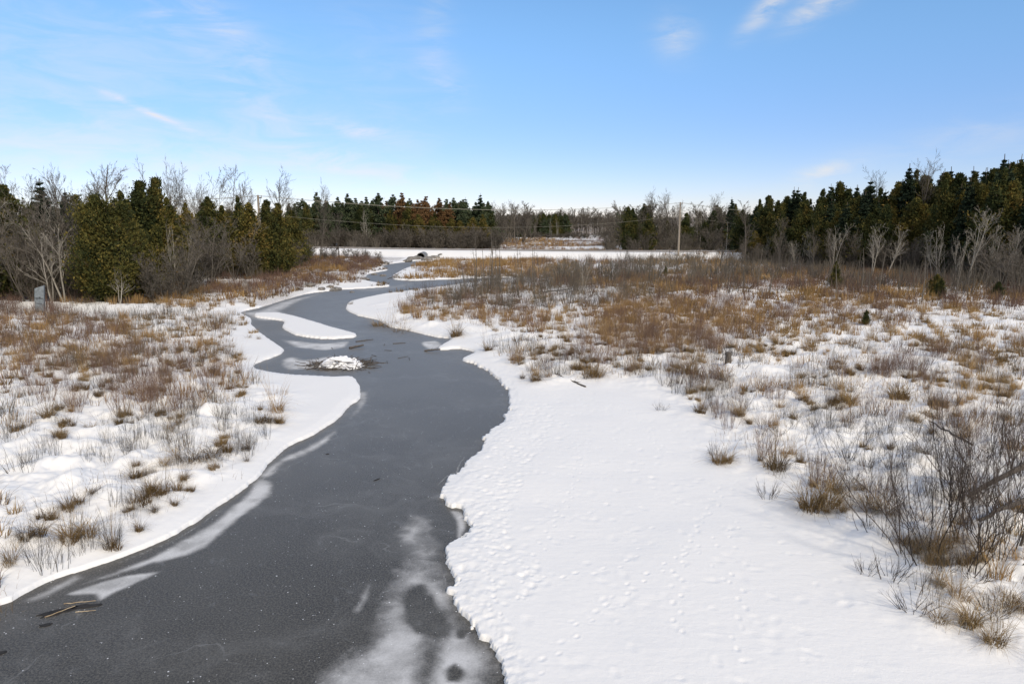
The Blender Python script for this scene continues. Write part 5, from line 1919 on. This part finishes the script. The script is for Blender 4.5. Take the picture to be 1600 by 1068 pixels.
S = np.stack([rad * np.cos(ph) * 1.25, rad * np.sin(ph) * .95, r_.uniform(0, .22, n) * np.clip(1.7 - rad, 0.1, 1) + .42 * np.clip(1 - rad ** 1.9, 0, 1)], -1)
D = r_.normal(0, 1, (n, 3)) * np.array([1, .7, .14])
P, R = grow(S, D, r_.uniform(.25, 1.0, n), r_.uniform(.010, .028, n), 3, .08, 0, r_, .6)
V, F, tn = tubes(P, R, 5)
o = new_obj('stick_pile', mesh_np('stick_pile', V, F), M['wood'], e)
# stray sticks around, on the ice
STK = [(600, 540), (612, 548), (622, 560), (588, 557), (578, 583), (566, 579), (520, 545), (498, 562), (640, 563), (606, 568)]
for i_, (px, py) in enumerate(STK):
    x, y = at(px, py, 0)
    a = rp.uniform(0, 3.14)
    l = rp.uniform(.3, .8)
    log((x, y, .02), (x + l * math.cos(a), y + l * math.sin(a), .03), .014, .010, 'small dark stick scattered on the ice around the beaver lodge', name='stick', cat='stick', seed=20 + i_, kids=2,
        group='sticks scattered round the lodge')
# dark sodden patch with pale reeds near bottom left, leaf mid-ice
def flat_leaf(px, py, lx_, ly_, rot_, label, seed, name='sodden_leaf', cat='leaf', n=16):
    r_ = random.Random(seed)
    x, y = at(px, py, 0)
    top, bot = [], []
    for s in range(n):
        a = s / n * 6.283
        q = 1 + r_.uniform(-.3, .3)
        u, v = lx_ * math.cos(a) * q, ly_ * math.sin(a) * q
        X_, Y_ = u * math.cos(rot_) - v * math.sin(rot_), u * math.sin(rot_) + v * math.cos(rot_)
        top.append((x + X_, y + Y_, .012))
        bot.append((x + X_ * 1.05, y + Y_ * 1.05, .003))
    V = top + bot
    F = [tuple(range(n))] + [(n + s, n + (s + 1) % n, (s + 1) % n, s) for s in range(n)]
    return bm_obj(name, [(V, F)], M['leaf'], None, label=label, cat=cat)


flat_leaf(90, 956, .30, .10, .5, 'dark wet plant mat on the ice at lower left', 1, 'sodden_plant', 'plant debris')
flat_leaf(133, 947, .22, .07, .25, 'smaller dark plant mat right of pale reeds at lower left', 2, 'sodden_plant', 'plant debris')
flat_leaf(72, 976, .10, .05, .3, 'small dark fragment below the wet plant mats', 3, 'sodden_plant', 'plant debris')
flat_leaf(589, 749, .10, .035, 1.0, 'small curled black leaf alone on the middle of the ice', 4)
flat_leaf(512, 709, .05, .03, .4, 'tiny dark leaf on the ice left of the curled black one', 5)
flat_leaf(0, 1020, .08, .06, .4, 'dark leaf on the ice at the left picture edge', 6)
for i_, (pa, pb) in enumerate((((70, 965), (118, 948)), ((118, 957), (150, 955)), ((100, 944), (150, 940)))):
    log((*at(*pa, 0), .02), (*at(*pb, 0), .03), .009, .006, 'pale dry reed stalk lying across the dark plant mats on the ice', name='reed_stalk', mat='palewood', seed=40 + i_, kids=0, cat='reed',
        group='reed stalks frozen at lower left')

# grey weathered marker box among the trees at far left
x, y = at(62, 484, .6)
z0 = h1(x, y)
e = bpy.data.objects.new('marker_box', None)
COL.objects.link(e)
e.location = (x, y, z0)
e.rotation_euler = (0, math.radians(5), math.radians(25))
e.scale = (.68, .7, 1)
tag(e, 'blue grey weathered upright box with slanted top at the far left wood edge', 'box')
Vb = [(-.42, -.35, .1), (.42, -.35, .1), (.42, .35, .1), (-.42, .35, .1), (-.42, -.35, 1.75), (.42, -.35, 2.0), (.42, .35, 2.0), (-.42, .35, 1.75)]
Fb = [(3, 2, 1, 0), (4, 5, 6, 7), (0, 1, 5, 4), (1, 2, 6, 5), (2, 3, 7, 6), (3, 0, 4, 7)]
bm_obj('box_body', [(Vb, Fb)], M['boxgrey'], e, bevel=.02)
bm_obj('slot', [boxc(0, -.355, 1.05, .66, .03, .07), boxc(0.05, -.357, 1.12, .16, .03, .09)], M['boxdark'], e)
bm_obj('slot', [boxc(0, -.355, .68, .50, .03, .05)], M['boxdark'], e)
bm_obj('base', [boxc(0, 0, .03, .95, .8, .2)], M['rock'], e, bevel=.02)
# reddish post by the road
x, y = at(583, 386, 1.2)
log((x, y + 8, h1(x, y + 8) - .1), (x, y + 8, h1(x, y + 8) + 1.9), .22, .18, 'reddish brown stub of a trunk beyond the road under the pines', name='broken_trunk', mat='trunk' if False else 'wood', seed=60, kids=0, cat='tree stub')
print('objects', len(bpy.data.objects))
